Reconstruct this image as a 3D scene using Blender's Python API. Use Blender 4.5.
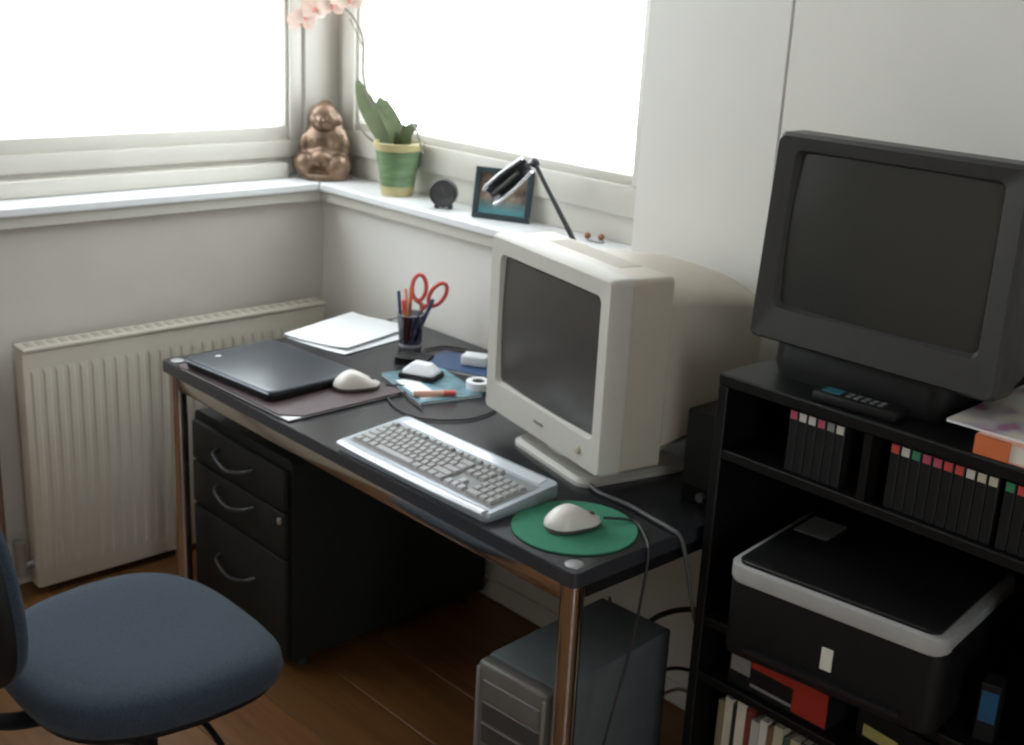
import bpy, bmesh, math, random
from mathutils import Vector, Matrix
random.seed(7)
for o in list(bpy.data.objects): bpy.data.objects.remove(o)
scene = bpy.context.scene
C = scene.collection
PI = math.pi

# ------------------------------------------------------------------ camera
cam_d = bpy.data.cameras.new('camera'); cam = bpy.data.objects.new('camera', cam_d); C.objects.link(cam)
cam_d.sensor_width = 36.0; cam_d.sensor_fit = 'HORIZONTAL'; cam_d.lens = 1231.11/1024*36
cr = Vector((0.67318, 0.737905, 0.048219)); cu = Vector((-0.255602, 0.171004, 0.951538)); cf = Vector((-0.693899, 0.652881, -0.303726))
M_ = Matrix.Identity(4)
for i in range(3):
    M_[i][0] = cr[i]; M_[i][1] = cu[i]; M_[i][2] = -cf[i]
M_[0][3], M_[1][3], M_[2][3] = 3.13432, -2.12002, 1.66090
cam.matrix_world = M_
cam_d.clip_start = 0.05
cam_d.dof.use_dof = True; cam_d.dof.focus_distance = 1.0; cam_d.dof.aperture_fstop = 15.0
scene.camera = cam

# ------------------------------------------------------------------ sky and exposure
world = bpy.data.worlds.new('overcast_sky'); scene.world = world; world.use_nodes = True
bg = world.node_tree.nodes['Background']
bg.inputs[0].default_value = (0.92, 0.965, 1.0, 1); bg.inputs[1].default_value = 5.0
scene.view_settings.view_transform = 'Standard'; scene.view_settings.look = 'None'
scene.view_settings.gamma = 1.0; scene.view_settings.use_curve_mapping = False
scene.view_settings.exposure = 0.46
scene.cycles.use_denoising = True
scene.cycles.max_bounces = 10; scene.cycles.diffuse_bounces = 6
scene.cycles.sample_clamp_indirect = 8
def portal(name, loc, rot, sx, sy):
    l = bpy.data.lights.new(name, 'AREA'); l.shape = 'RECTANGLE'; l.size = sx; l.size_y = sy
    l.cycles.is_portal = True
    o = bpy.data.objects.new(name, l); C.objects.link(o); o.location = loc; o.rotation_euler = rot
portal('window_portal', (-0.19, -1.15, 1.72), (0, -PI/2, 0), 1.3, 2.6)
portal('window_portal', (0.58, 0.19, 1.72), (-PI/2, 0, 0), 1.4, 1.3)
portal('door_portal', (4.17, -1.925, 1.07), (0, PI/2, 0), 1.8, 0.6)

# ------------------------------------------------------------------ materials
def mat(name, col, rough=0.5, metal=0.0, var=0.06, scale=30.0, bump=0.0, bscale=None, spec=0.5, stretch=None, coat=0.0, rvar=0.0, sheen=0.0):
    m = bpy.data.materials.new(name); m.use_nodes = True
    nt = m.node_tree; b = nt.nodes['Principled BSDF']; N = nt.nodes.new; L = nt.links.new
    b.inputs['Roughness'].default_value = rough; b.inputs['Metallic'].default_value = metal
    b.inputs['Specular IOR Level'].default_value = spec; b.inputs['Coat Weight'].default_value = coat
    b.inputs['Sheen Weight'].default_value = sheen
    tc = N('ShaderNodeTexCoord'); mp = N('ShaderNodeMapping'); L(tc.outputs['Object'], mp.inputs[0])
    if stretch: mp.inputs['Scale'].default_value = stretch
    nz = N('ShaderNodeTexNoise'); nz.inputs['Scale'].default_value = scale; nz.inputs['Detail'].default_value = 4
    L(mp.outputs[0], nz.inputs['Vector'])
    rp = N('ShaderNodeValToRGB'); rp.color_ramp.elements[0].position = 0.3; rp.color_ramp.elements[1].position = 0.7
    rp.color_ramp.elements[0].color = tuple(c*(1-var) for c in col)+(1,)
    rp.color_ramp.elements[1].color = tuple(min(1, c*(1+var)) for c in col)+(1,)
    L(nz.outputs['Fac'], rp.inputs[0]); L(rp.outputs[0], b.inputs['Base Color'])
    if rvar:
        mr = N('ShaderNodeMapRange'); mr.inputs['To Min'].default_value = rough-rvar; mr.inputs['To Max'].default_value = rough+rvar
        L(nz.outputs['Fac'], mr.inputs[0]); L(mr.outputs[0], b.inputs['Roughness'])
    if bump:
        nb = N('ShaderNodeTexNoise'); nb.inputs['Scale'].default_value = bscale or scale*4; nb.inputs['Detail'].default_value = 3
        L(mp.outputs[0], nb.inputs['Vector'])
        bp = N('ShaderNodeBump'); bp.inputs['Strength'].default_value = bump; bp.inputs['Distance'].default_value = 0.002
        L(nb.outputs['Fac'], bp.inputs['Height']); L(bp.outputs[0], b.inputs['Normal'])
    return m
def glass_mat(name, tint, refl=0.08, rough=0.02):
    m = bpy.data.materials.new(name); m.use_nodes = True; nt = m.node_tree
    for n in list(nt.nodes): nt.nodes.remove(n)
    N = nt.nodes.new; L = nt.links.new
    out = N('ShaderNodeOutputMaterial'); mx = N('ShaderNodeMixShader'); t = N('ShaderNodeBsdfTransparent'); g = N('ShaderNodeBsdfGlossy')
    lw = N('ShaderNodeLayerWeight'); lw.inputs[0].default_value = 0.25; pw_ = N('ShaderNodeMath'); pw_.operation = 'MULTIPLY_ADD'; pw_.inputs[1].default_value = refl*3; pw_.inputs[2].default_value = refl*0.5
    L(lw.outputs['Facing'], pw_.inputs[0])
    t.inputs[0].default_value = tint+(1,); g.inputs['Roughness'].default_value = rough
    L(pw_.outputs[0], mx.inputs[0]); L(t.outputs[0], mx.inputs[1]); L(g.outputs[0], mx.inputs[2]); L(mx.outputs[0], out.inputs[0])
    return m
def wood_mat(name, c1, c2):
    m = bpy.data.materials.new(name); m.use_nodes = True; nt = m.node_tree; b = nt.nodes['Principled BSDF']; N = nt.nodes.new; L = nt.links.new
    tc = N('ShaderNodeTexCoord'); oi = N('ShaderNodeObjectInfo'); ad = N('ShaderNodeVectorMath'); ad.operation = 'ADD'
    mp = N('ShaderNodeMapping'); mp.inputs['Scale'].default_value = (1.2, 22, 22)
    L(tc.outputs['Object'], ad.inputs[0]); L(oi.outputs['Random'], ad.inputs[1]); L(ad.outputs[0], mp.inputs[0])
    nz = N('ShaderNodeTexNoise'); nz.inputs['Scale'].default_value = 2.2; nz.inputs['Detail'].default_value = 6; nz.inputs['Distortion'].default_value = 0.6
    L(mp.outputs[0], nz.inputs['Vector'])
    rp = N('ShaderNodeValToRGB'); rp.color_ramp.elements[0].position = 0.3; rp.color_ramp.elements[1].position = 0.75
    rp.color_ramp.elements[0].color = c1+(1,); rp.color_ramp.elements[1].color = c2+(1,)
    L(nz.outputs['Fac'], rp.inputs[0])
    hs = N('ShaderNodeHueSaturation'); mr = N('ShaderNodeMapRange'); mr.inputs['To Min'].default_value = 0.85; mr.inputs['To Max'].default_value = 1.15
    L(oi.outputs['Random'], mr.inputs[0]); L(mr.outputs[0], hs.inputs['Value']); L(rp.outputs[0], hs.inputs['Color'])
    L(hs.outputs[0], b.inputs['Base Color']); b.inputs['Roughness'].default_value = 0.42
    return m
M = dict(
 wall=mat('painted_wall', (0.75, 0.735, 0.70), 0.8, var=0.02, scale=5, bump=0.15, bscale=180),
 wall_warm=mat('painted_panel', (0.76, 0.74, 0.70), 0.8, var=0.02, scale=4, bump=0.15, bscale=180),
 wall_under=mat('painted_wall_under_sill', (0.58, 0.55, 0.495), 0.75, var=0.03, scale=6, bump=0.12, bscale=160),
 wall_far=mat('taupe_wall_paint', (0.50, 0.44, 0.37), 0.85, var=0.03, scale=5),
 ceiling=mat('ceiling_paint', (0.70, 0.69, 0.66), 0.9, var=0.02),
 upvc=mat('white_window_plastic', (0.60, 0.58, 0.525), 0.4, var=0.02, scale=8),
 gasket=mat('dark_gasket', (0.1, 0.1, 0.1), 0.6),
 sill=mat('white_sill_gloss', (0.80, 0.815, 0.83), 0.28, var=0.02, scale=10),
 pane=glass_mat('window_glass', (0.97, 0.98, 0.98)),
 floor_gap=mat('floor_gap', (0.05, 0.028, 0.014), 0.8),
 plank=wood_mat('brown_laminate', (0.115, 0.047, 0.013), (0.19, 0.083, 0.024)),
 radiator=mat('radiator_enamel', (0.58, 0.54, 0.46), 0.4, var=0.03, scale=8),
 slot=mat('grille_slot', (0.46, 0.43, 0.37), 0.7),
 pipe=mat('brown_pipe', (0.20, 0.13, 0.085), 0.5),
 desk=mat('black_desk_laminate', (0.018, 0.019, 0.022), 0.25, var=0.05, scale=60),
 desk_edge=mat('desk_edge_strip', (0.035, 0.036, 0.042), 0.3),
 chrome=mat('chrome', (0.62, 0.58, 0.54), 0.16, 1.0, var=0.03, scale=12),
 steel=mat('brushed_steel', (0.65, 0.66, 0.68), 0.3, 1.0, var=0.04),
 ped=mat('charcoal_cabinet', (0.012, 0.0125, 0.011), 0.6, spec=0.3, var=0.15, scale=40, bump=0.1),
 ped_front=mat('charcoal_drawer', (0.011, 0.0115, 0.010), 0.6, spec=0.3, var=0.15, scale=40, bump=0.1),
 handle=mat('dark_metal_handle', (0.035, 0.035, 0.035), 0.45, 0.3),
 seat=mat('blue_grey_upholstery', (0.037, 0.050, 0.068), 0.95, var=0.18, scale=220, bump=0.35, bscale=900, spec=0.15, sheen=0.08),
 back_shell=mat('black_plastic_shell', (0.008, 0.008, 0.009), 0.5, spec=0.3, var=0.1),
 black=mat('black_plastic', (0.008, 0.008, 0.0085), 0.5, spec=0.3, var=0.1),
 blackgloss=mat('black_gloss', (0.012, 0.012, 0.013), 0.18, var=0.1),
 stand=mat('black_ash_veneer', (0.005, 0.005, 0.005), 0.4, spec=0.25, var=0.3, scale=14, stretch=(1, 1, 12), bump=0.06),
 tv=mat('tv_charcoal_plastic', (0.030, 0.030, 0.028), 0.45, var=0.08, scale=80, bump=0.08),
 tv_screen=mat('tv_tube_glass', (0.034, 0.035, 0.031), 0.2, var=0.02),
 mon=mat('beige_monitor_plastic', (0.53, 0.51, 0.465), 0.5, var=0.02, scale=60, bump=0.05),
 mon_back=mat('beige_monitor_back', (0.50, 0.45, 0.37), 0.5, var=0.02, scale=60, bump=0.05),
 mon_screen=mat('monitor_tube_glass', (0.052, 0.047, 0.043), 0.24, var=0.02),
 kb=mat('silver_keyboard_plastic', (0.38, 0.42, 0.46), 0.38, 0.2, var=0.03),
 kb_edge=mat('bright_silver_edge', (0.64, 0.67, 0.71), 0.28, 0.3, var=0.02),
 key=mat('grey_keycap', (0.36, 0.36, 0.355), 0.5, var=0.05),
 key_light=mat('pale_keycap', (0.46, 0.46, 0.47), 0.5, var=0.05),
 kb_bed=mat('key_bed_plastic', (0.24, 0.245, 0.25), 0.5),
 pad=mat('green_cloth_pad', (0.055, 0.235, 0.145), 0.9, var=0.1, scale=200, bump=0.2, bscale=800, spec=0.2),
 rubber=mat('black_rubber', (0.012, 0.014, 0.013), 0.8),
 mouse=mat('white_mouse_plastic', (0.74, 0.70, 0.66), 0.32, var=0.02),
 mouse_base=mat('grey_mouse_base', (0.10, 0.085, 0.08), 0.5),
 cable=mat('grey_cable', (0.09, 0.09, 0.09), 0.5),
 cable_dark=mat('black_cable', (0.015, 0.015, 0.015), 0.5),
 cable_light=mat('pale_cable', (0.45, 0.44, 0.40), 0.5),
 laptop=mat('black_laptop_lid', (0.030, 0.038, 0.050), 0.28, var=0.05, scale=90),
 laptop_edge=mat('grey_laptop_edge', (0.30, 0.33, 0.38), 0.3, 0.6),
 folder=mat('plum_brown_folder', (0.075, 0.048, 0.052), 0.55, var=0.1),
 paper=mat('white_paper', (0.80, 0.82, 0.84), 0.85, var=0.015, scale=12),
 teal=mat('teal_cover_print', (0.10, 0.22, 0.27), 0.4, var=0.6, scale=26),
 white=mat('white_plastic', (0.74, 0.76, 0.80), 0.4, var=0.03),
 cup=glass_mat('smoky_cup_plastic', (0.50, 0.50, 0.56), rough=0.1),
 cup_base=mat('grey_cup_plastic', (0.34, 0.34, 0.37), 0.35),
 red=mat('red_plastic', (0.66, 0.10, 0.08), 0.35),
 orange=mat('orange_lacquer', (0.62, 0.16, 0.06), 0.4),
 peach=mat('peach_lacquer', (0.75, 0.40, 0.30), 0.4),
 blue=mat('blue_plastic', (0.03, 0.07, 0.17), 0.4),
 brown_pencil=mat('brown_lacquer', (0.28, 0.12, 0.05), 0.4),
 tower=mat('grey_tower_steel', (0.12, 0.135, 0.14), 0.5, 0.1, var=0.08, scale=25),
 tower_front=mat('tower_front_plastic', (0.12, 0.112, 0.10), 0.45, var=0.08),
 bay=mat('dark_bay', (0.05, 0.047, 0.043), 0.4),
 silver=mat('silver_trim', (0.42, 0.42, 0.42), 0.3, 0.7),
 bronze=mat('patinated_bronze', (0.19, 0.125, 0.085), 0.3, 0.5, var=0.6, scale=22, bump=0.5, bscale=60),
 pot_green=mat('green_glaze', (0.17, 0.27, 0.14), 0.3, var=0.25, scale=16, stretch=(1, 1, 5)),
 pot_yellow=mat('yellow_glaze', (0.46, 0.40, 0.20), 0.3, var=0.15, scale=16),
 soil=mat('bark_soil', (0.06, 0.04, 0.025), 0.95, var=0.5, scale=60, bump=1.0),
 leaf=mat('orchid_leaf', (0.10, 0.13, 0.06), 0.4, var=0.2, scale=18),
 stem=mat('orchid_stem', (0.13, 0.12, 0.085), 0.5),
 petal=mat('pale_pink_petal', (0.84, 0.66, 0.58), 0.7, var=0.12, scale=30),
 lip=mat('rose_petal_lip', (0.60, 0.25, 0.22), 0.6),
 clock_body=mat('black_clock_case', (0.03, 0.03, 0.032), 0.35),
 clock_face=mat('dark_clock_face', (0.07, 0.07, 0.072), 0.3),
 frame=mat('dark_frame_metal', (0.045, 0.065, 0.075), 0.3, 0.3),
 lampdark=mat('dark_lamp_metal', (0.07, 0.07, 0.075), 0.35, 0.5),
 lampsilver=mat('silver_lamp_metal', (0.72, 0.71, 0.74), 0.25, 0.7),
 printer_grey=mat('printer_grey_plastic', (0.40, 0.40, 0.39), 0.45),
 cream=mat('cream_sticker', (0.62, 0.62, 0.52), 0.6),
 red_card=mat('red_card', (0.34, 0.024, 0.014), 0.5, var=0.08),
 grey_card=mat('grey_card', (0.22, 0.21, 0.20), 0.6),
 bluepack=mat('blue_packet_print', (0.012, 0.08, 0.17), 0.35, var=0.2),
 led=mat('teal_button', (0.02, 0.13, 0.16), 0.4),
 greybtn=mat('grey_button', (0.13, 0.13, 0.13), 0.5),
 pages=mat('book_pages', (0.70, 0.66, 0.56), 0.9, var=0.1, scale=200, stretch=(1, 1, 20)),
)
def photo_mat():
    m = bpy.data.materials.new('photo_print'); m.use_nodes = True; nt = m.node_tree; b = nt.nodes['Principled BSDF']; N = nt.nodes.new; L = nt.links.new
    tc = N('ShaderNodeTexCoord'); nz = N('ShaderNodeTexNoise'); nz.inputs['Scale'].default_value = 22; nz.inputs['Detail'].default_value = 3
    L(tc.outputs['Object'], nz.inputs['Vector'])
    rp = N('ShaderNodeValToRGB'); e = rp.color_ramp.elements
    e[0].position = 0.3; e[0].color = (0.05, 0.04, 0.035, 1); e[1].position = 0.75; e[1].color = (0.42, 0.36, 0.30, 1)
    x = e.new(0.48); x.color = (0.17, 0.13, 0.10, 1)
    L(nz.outputs['Fac'], rp.inputs[0])
    sp = N('ShaderNodeSeparateXYZ'); L(tc.outputs['Object'], sp.inputs[0])
    mr = N('ShaderNodeMapRange'); mr.inputs['From Min'].default_value = 0.055; mr.inputs['From Max'].default_value = 0.02
    L(sp.outputs['Z'], mr.inputs[0])
    mx = N('ShaderNodeMix'); mx.data_type = 'RGBA'; L(mr.outputs[0], mx.inputs['Factor']); L(rp.outputs[0], mx.inputs['A'])
    mx.inputs['B'].default_value = (0.10, 0.30, 0.34, 1); L(mx.outputs['Result'], b.inputs['Base Color']); b.inputs['Roughness'].default_value = 0.15
    return m
M['photo'] = photo_mat()
def mag_mat():
    m = bpy.data.materials.new('magazine_cover_print'); m.use_nodes = True; nt = m.node_tree; b = nt.nodes['Principled BSDF']; N = nt.nodes.new; L = nt.links.new
    tc = N('ShaderNodeTexCoord'); vo = N('ShaderNodeTexNoise'); vo.inputs['Scale'].default_value = 14; vo.inputs['Detail'].default_value = 2
    L(tc.outputs['Object'], vo.inputs['Vector'])
    rp = N('ShaderNodeValToRGB'); e = rp.color_ramp.elements
    e[0].position = 0.34; e[0].color = (0.34, 0.15, 0.26, 1); e[1].position = 0.70; e[1].color = (0.55, 0.58, 0.62, 1)
    x = e.new(0.42); x.color = (0.46, 0.44, 0.48, 1); y = e.new(0.55); y.color = (0.60, 0.57, 0.48, 1)
    L(vo.outputs['Fac'], rp.inputs[0]); L(rp.outputs[0], b.inputs['Base Color']); b.inputs['Roughness'].default_value = 0.3
    return m
M['magazine'] = mag_mat()

# ------------------------------------------------------------------ mesh helpers
def V(*a): return Vector(a)
class MB:
    def __init__(s): s.bm = bmesh.new()
    def box(s, x0, x1, y0, y1, z0, z1, bev=0.0, seg=2, mtx=None):
        b = bmesh.new(); bmesh.ops.create_cube(b, size=1)
        for v in b.verts:
            v.co = Vector(((x0+x1)/2+v.co.x*(x1-x0), (y0+y1)/2+v.co.y*(y1-y0), (z0+z1)/2+v.co.z*(z1-z0)))
        if bev: bmesh.ops.bevel(b, geom=b.edges[:], offset=bev, segments=seg, affect='EDGES', profile=0.5)
        return s._add(b, mtx)
    def _add(s, b, mtx=None):
        if mtx is not None: bmesh.ops.transform(b, matrix=mtx, verts=b.verts[:])
        me = bpy.data.meshes.new('tmp'); b.to_mesh(me); b.free(); s.bm.from_mesh(me); bpy.data.meshes.remove(me); return s
    def cyl(s, p, q, r0, r1=None, n=16, caps=True):
        p, q = Vector(p), Vector(q); r1 = r0 if r1 is None else r1
        return s.tube([p, q], [r0, r1], n, caps)
    def tube(s, pts, rad, n=10, caps=True, flat=1.0):
        pts = [Vector(p) for p in pts]; k = len(pts)
        rad = rad if isinstance(rad, (list, tuple)) else [rad]*k
        rings = []; t0 = (pts[1]-pts[0]).normalized()
        up = Vector((0, 0, 1)) if abs(t0.z) < 0.95 else Vector((1, 0, 0))
        for i in range(k):
            t = (pts[min(i+1, k-1)]-pts[max(i-1, 0)]).normalized()
            a = up-t*up.dot(t)
            if a.length < 1e-4: a = t.orthogonal()
            a.normalize(); bb = t.cross(a); up = a
            rings.append([s.bm.verts.new(pts[i]+(a*math.cos(2*PI*j/n)*flat+bb*math.sin(2*PI*j/n))*rad[i]) for j in range(n)])
        s._skin(rings, caps); return s
    def _skin(s, rings, caps=True, close=True):
        for i in range(len(rings)-1):
            A, B = rings[i], rings[i+1]; n = len(A)
            for j in range(n if close else n-1):
                s.bm.faces.new((A[j], A[(j+1) % n], B[(j+1) % n], B[j]))
        if caps:
            s.bm.faces.new(rings[0][::-1]); s.bm.faces.new(rings[-1])
    def lathe(s, prof, n=32, c=(0, 0, 0), caps=True):
        rings = [[s.bm.verts.new((c[0]+r*math.cos(2*PI*j/n), c[1]+r*math.sin(2*PI*j/n), c[2]+z)) for j in range(n)] for r, z in prof]
        s._skin(rings, caps); return s
    def loft(s, rings, caps=True):
        R = [[s.bm.verts.new(p) for p in r] for r in rings]; s._skin(R, caps); return s
    def prism(s, pts, z0, z1):
        return s.loft([[(x, y, z0) for x, y in pts], [(x, y, z1) for x, y in pts]])
    def ball(s, c, r, sub=2, sc=(1, 1, 1)):
        b = bmesh.new(); bmesh.ops.create_icosphere(b, subdivisions=sub, radius=1)
        for v in b.verts: v.co = Vector((c[0]+v.co.x*r*sc[0], c[1]+v.co.y*r*sc[1], c[2]+v.co.z*r*sc[2]))
        return s._add(b)
    def mesh(s, name, m, smooth=None):
        bmesh.ops.recalc_face_normals(s.bm, faces=s.bm.faces[:])
        me = bpy.data.meshes.new(name); s.bm.to_mesh(me); s.bm.free()
        me.materials.append(M[m] if isinstance(m, str) else m)
        if smooth is not None:
            for p in me.polygons: p.use_smooth = True
            me.set_sharp_from_angle(angle=math.radians(smooth))
        return me
    def build(s, name, m, parent=None, smooth=35, loc=None, rotz=None):
        return link(name, s.mesh(name, m, smooth), parent, loc, rotz)
def link(name, me, parent=None, loc=None, rotz=None):
    o = bpy.data.objects.new(name, me); C.objects.link(o)
    if parent: o.parent = parent
    if loc: o.location = loc
    if rotz: o.rotation_euler = (0, 0, rotz)
    return o
def empty(name, loc=(0, 0, 0), rotz=0):
    o = bpy.data.objects.new(name, None); C.objects.link(o); o.location = loc; o.rotation_euler = (0, 0, rotz); o.empty_display_size = 0.05; return o
def tag(o, label, cat=None, group=None, kind=None):
    o['label'] = label
    if cat: o['category'] = cat
    if group: o['group'] = group
    if kind: o['kind'] = kind
    return o
def copy_tree(o, parent=None):
    c = o.copy(); C.objects.link(c); c.parent = parent
    for ch in list(o.children): copy_tree(ch, c)
    return c
def struct(o, label=None):
    o['kind'] = 'structure'
    if label: o['label'] = label
    return o
def rrect(w, h, r, n=5):
    pts = []
    for cx, cy, a0 in ((w/2-r, h/2-r, 0), (-w/2+r, h/2-r, PI/2), (-w/2+r, -h/2+r, PI), (w/2-r, -h/2+r, 3*PI/2)):
        for i in range(n+1):
            a = a0+PI/2*i/n; pts.append((cx+r*math.cos(a), cy+r*math.sin(a)))
    return pts
def spline(P, k=8):
    P = [Vector(p) for p in P]; out = []
    for i in range(len(P)-1):
        p0, p1, p2, p3 = P[max(i-1, 0)], P[i], P[i+1], P[min(i+2, len(P)-1)]
        for j in range(k):
            t = j/k
            out.append(0.5*((2*p1)+(p2-p0)*t+(2*p0-5*p1+4*p2-p3)*t*t+(3*p1-p0-3*p2+p3)*t**3))
    out.append(P[-1]); return out

# ------------------------------------------------------------------ the room
RX, RY, RZ = 4.1, -3.7, 2.5
WZ, WT = 1.03, 2.35                # window opening bottom / top
WL = -2.45                         # far end of the left window
WX = 1.264                         # right end of the back window
fl = struct(MB().box(-0.25, RX+0.1, RY-0.1, 0.25, -0.08, -0.006).build('floor', 'floor_gap'), 'brown wood laminate floor under the desk and chair')
pw, pl = 0.19, 1.28
plank_meshes = {}
def plank_mesh(l):
    k = round(l, 3)
    if k not in plank_meshes:
        plank_meshes[k] = MB().box(-l/2+0.0006, l/2-0.0006, -pw/2+0.0007, pw/2-0.0007, -0.008, 0, 0.0012, 1).mesh('plank', 'plank')
    return plank_meshes[k]
row = 0; y = 0.0
while y > RY+0.01:
    x = 0.0; first = [1.28, 0.83, 0.42][row % 3]
    while x < RX-0.01:
        l = min(first if x == 0 else pl, RX-x)
        link('plank', plank_mesh(l), fl, (x+l/2, y-pw/2, 0)); x += l
    y -= pw; row += 1
wl = MB()
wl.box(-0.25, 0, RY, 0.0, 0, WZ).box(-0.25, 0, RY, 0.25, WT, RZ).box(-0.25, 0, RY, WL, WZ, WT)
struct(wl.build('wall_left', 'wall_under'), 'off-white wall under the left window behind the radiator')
wb = MB()
wb.box(-0.25, WX, 0, 0.25, 0, WZ).box(0, WX, 0, 0.25, WT, RZ).box(WX, 1.634, 0, 0.25, 0, RZ)
struct(wb.build('wall_back', 'wall'), 'white wall behind the desk and monitor')
struct(MB().box(1.643, RX, -0.002, 0.25, 0, RZ).box(1.633, 1.644, 0.06, 0.25, 0, RZ).build('wall_back_panel', 'wall_warm'), 'white wall panel behind the television, right of the seam')
GY0, GY1, GZ = -2.30, -1.55, 2.05      # glazed door behind the photographer's right shoulder
struct(MB().box(RX, RX+0.1, RY, GY0, 0, RZ).box(RX, RX+0.1, GY1, 0.25, 0, RZ).box(RX, RX+0.1, GY0, GY1, GZ, RZ).build('wall_right', 'wall_far'))
gd = struct(empty('door_1', (RX, GY0, 0)), 'glazed door in the right wall')
dm = MB(); dw = GY1-GY0
for a0, a1, b0, b1 in ((0.01, dw-0.01, 0.005, 0.20), (0.01, dw-0.01, GZ-0.11, GZ-0.005), (0.01, 0.10, 0.20, GZ-0.11), (dw-0.10, dw-0.01, 0.20, GZ-0.11)): dm.box(0.02, 0.065, a0, a1, b0, b1, 0.004, 1)
dm.build('frame', 'upvc', gd); MB().box(0.04, 0.045, 0.09, dw-0.09, 0.19, GZ-0.10).build('pane', 'pane', gd)
MB().tube([(0.02, 0.055, 1.0), (-0.03, 0.055, 1.0), (-0.03, 0.16, 1.0)], 0.009, 10).build('handle', 'steel', gd)
struct(MB().box(-0.25, RX+0.1, RY-0.1, RY, 0, RZ).build('wall_front', 'wall_far'))
struct(MB().box(-0.25, RX+0.1, RY-0.1, 0.25, RZ, RZ+0.08).build('ceiling', 'ceiling'))
# sills
ZS = 1.055
s1 = MB().prism([(-0.19, WL), (0.043, WL), (0.043, -0.043), (-0.19, 0.19)], WZ, ZS)
struct(s1.build('trim_1', 'sill'), 'white window sill along the left wall')
s2 = MB().prism([(0.043, -0.043), (WX, -0.043), (WX, 0.19), (-0.19, 0.19)], WZ, ZS)
struct(s2.build('trim_2', 'sill'), 'white window sill along the back wall with plant and picture frame')
for i in (1, 2):
    o = bpy.data.objects['trim_%d' % i]; md = o.modifiers.new('bevel', 'BEVEL'); md.width = 0.006; md.segments = 3
struct(MB().box(-0.11, 0.028, WL, -0.028, WZ-0.03, WZ).build('trim_3', 'upvc'), 'fascia strip under the left sill')
struct(MB().box(0.028, WX, -0.028, 0.0, WZ-0.03, WZ).build('trim_4', 'upvc'), 'fascia strip under the back sill')
# windows: outer frame, sash, pane
def framebox(m, a0, a1, z0, z1, w, d0, d1, axis, wb_=None, wt_=None):
    wb_ = wb_ or w; wt_ = wt_ or w
    for (p0, p1, q0, q1) in ((a0, a1, z0, z0+wb_), (a0, a1, z1-wt_, z1), (a0, a0+w, z0+wb_, z1-wt_), (a1-w, a1, z0+wb_, z1-wt_)):
        if axis == 'x': m.box(p0, p1, d0, d1, q0, q1, 0.004, 2)
        else: m.box(d0, d1, p0, p1, q0, q1, 0.004, 2)
    return m
w1 = struct(empty('window_1', (0, 0, 0)), 'bright window over the radiator on the left wall')
framebox(MB(), WL, 0.03, ZS, WT, 0.055, -0.19, -0.115, 'y', 0.075).build('frame', 'upvc', w1)
framebox(MB(), WL+0.035, -0.005, ZS+0.058, WT-0.035, 0.045, -0.175, -0.100, 'y', 0.05).build('sash', 'upvc', w1)
framebox(MB(), WL+0.08, -0.05, ZS+0.10, WT-0.08, 0.012, -0.150, -0.112, 'y', 0.05).build('glazing_bead', 'upvc', w1)
MB().box(-0.16, -0.070, WL, -0.075, ZS, ZS+0.045, 0.006, 2).build('bottom_rail', 'upvc', w1)
MB().box(-0.142, -0.136, WL+0.09, -0.06, ZS+0.12, WT-0.09).build('pane', 'pane', w1)
w2 = struct(empty('window_2', (0, 0, 0)), 'bright window above the desk on the back wall')
framebox(MB(), -0.09, WX, ZS, WT, 0.06, 0.115, 0.19, 'x', 0.085).build('frame', 'upvc', w2)
framebox(MB(), -0.045, WX-0.045, ZS+0.07, WT-0.04, 0.06, 0.100, 0.175, 'x', 0.075).build('sash', 'upvc', w2)
framebox(MB(), 0.010, WX-0.10, ZS+0.14, WT-0.10, 0.016, 0.112, 0.150, 'x', 0.03).build('glazing_bead', 'upvc', w2)
MB().box(0.02, WX-0.11, 0.136, 0.142, ZS+0.155, WT-0.11).build('pane', 'pane', w2)
struct(MB().box(-0.19, -0.088, -0.004, 0.19, ZS, WT, 0.004, 2).build('trim_5', 'upvc'), 'corner post between the two windows')
# low baseboard
struct(MB().box(0.0, 1.634, -0.012, 0, 0, 0.06, 0.003, 1).build('baseboard_back', 'wall'), 'low white baseboard along the back wall')

# ------------------------------------------------------------------ radiator
rad = tag(empty('radiator', (0.0, -0.53, 0.0)), 'cream ribbed panel radiator on the wall under the left window', 'radiator')
y0, y1, zb, zt = -0.455, 0.47, 0.022, 0.695
MB().box(0.045, 0.100, y0, y1, zb, zt, 0.008, 2).build('panel', 'radiator', rad)
ribm = MB().loft([[(0.100, -0.011, zb+0.05), (0.100, 0.011, zb+0.05), (0.100, 0.011, zt-0.05), (0.100, -0.011, zt-0.05)],
                  [(0.1035, -0.006, zb+0.065), (0.1035, 0.006, zb+0.065), (0.1035, 0.006, zt-0.065), (0.1035, -0.006, zt-0.065)]]).mesh('rib', 'radiator', 20)
for i in range(28): link('rib', ribm, rad, (0, y0+0.03+i*(0.88/27), 0))
MB().box(0.04, 0.105, y0, y1, zt-0.004, zt+0.008, 0.003, 1).build('top_grille', 'radiator', rad)
sm = MB().box(0.055, 0.09, -0.008, 0.008, zt+0.0075, zt+0.0095).mesh('grille_slot', 'slot')
for i in range(30): link('grille_slot', sm, rad, (0, y0+0.03+i*(0.88/29), 0))
for yy in (y0+0.15, y1-0.19): MB().box(0.001, 0.045, yy, yy+0.04, 0.2, 0.6).build('wall_bracket', 'radiator', rad)
v = MB(); v.cyl((0.07, y0, 0.09), (0.07, y0-0.03, 0.09), 0.012).cyl((0.07, y0-0.03, 0.06), (0.07, y0-0.03, 0.16), 0.014)
v.build('valve', 'silver', rad)
tag(MB().cyl((0.03, -1.05, 0), (0.03, -1.05, 0.69), 0.014).build('heating_pipe', 'pipe'), 'brown vertical pipe at the left end of the radiator', 'pipe')

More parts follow.
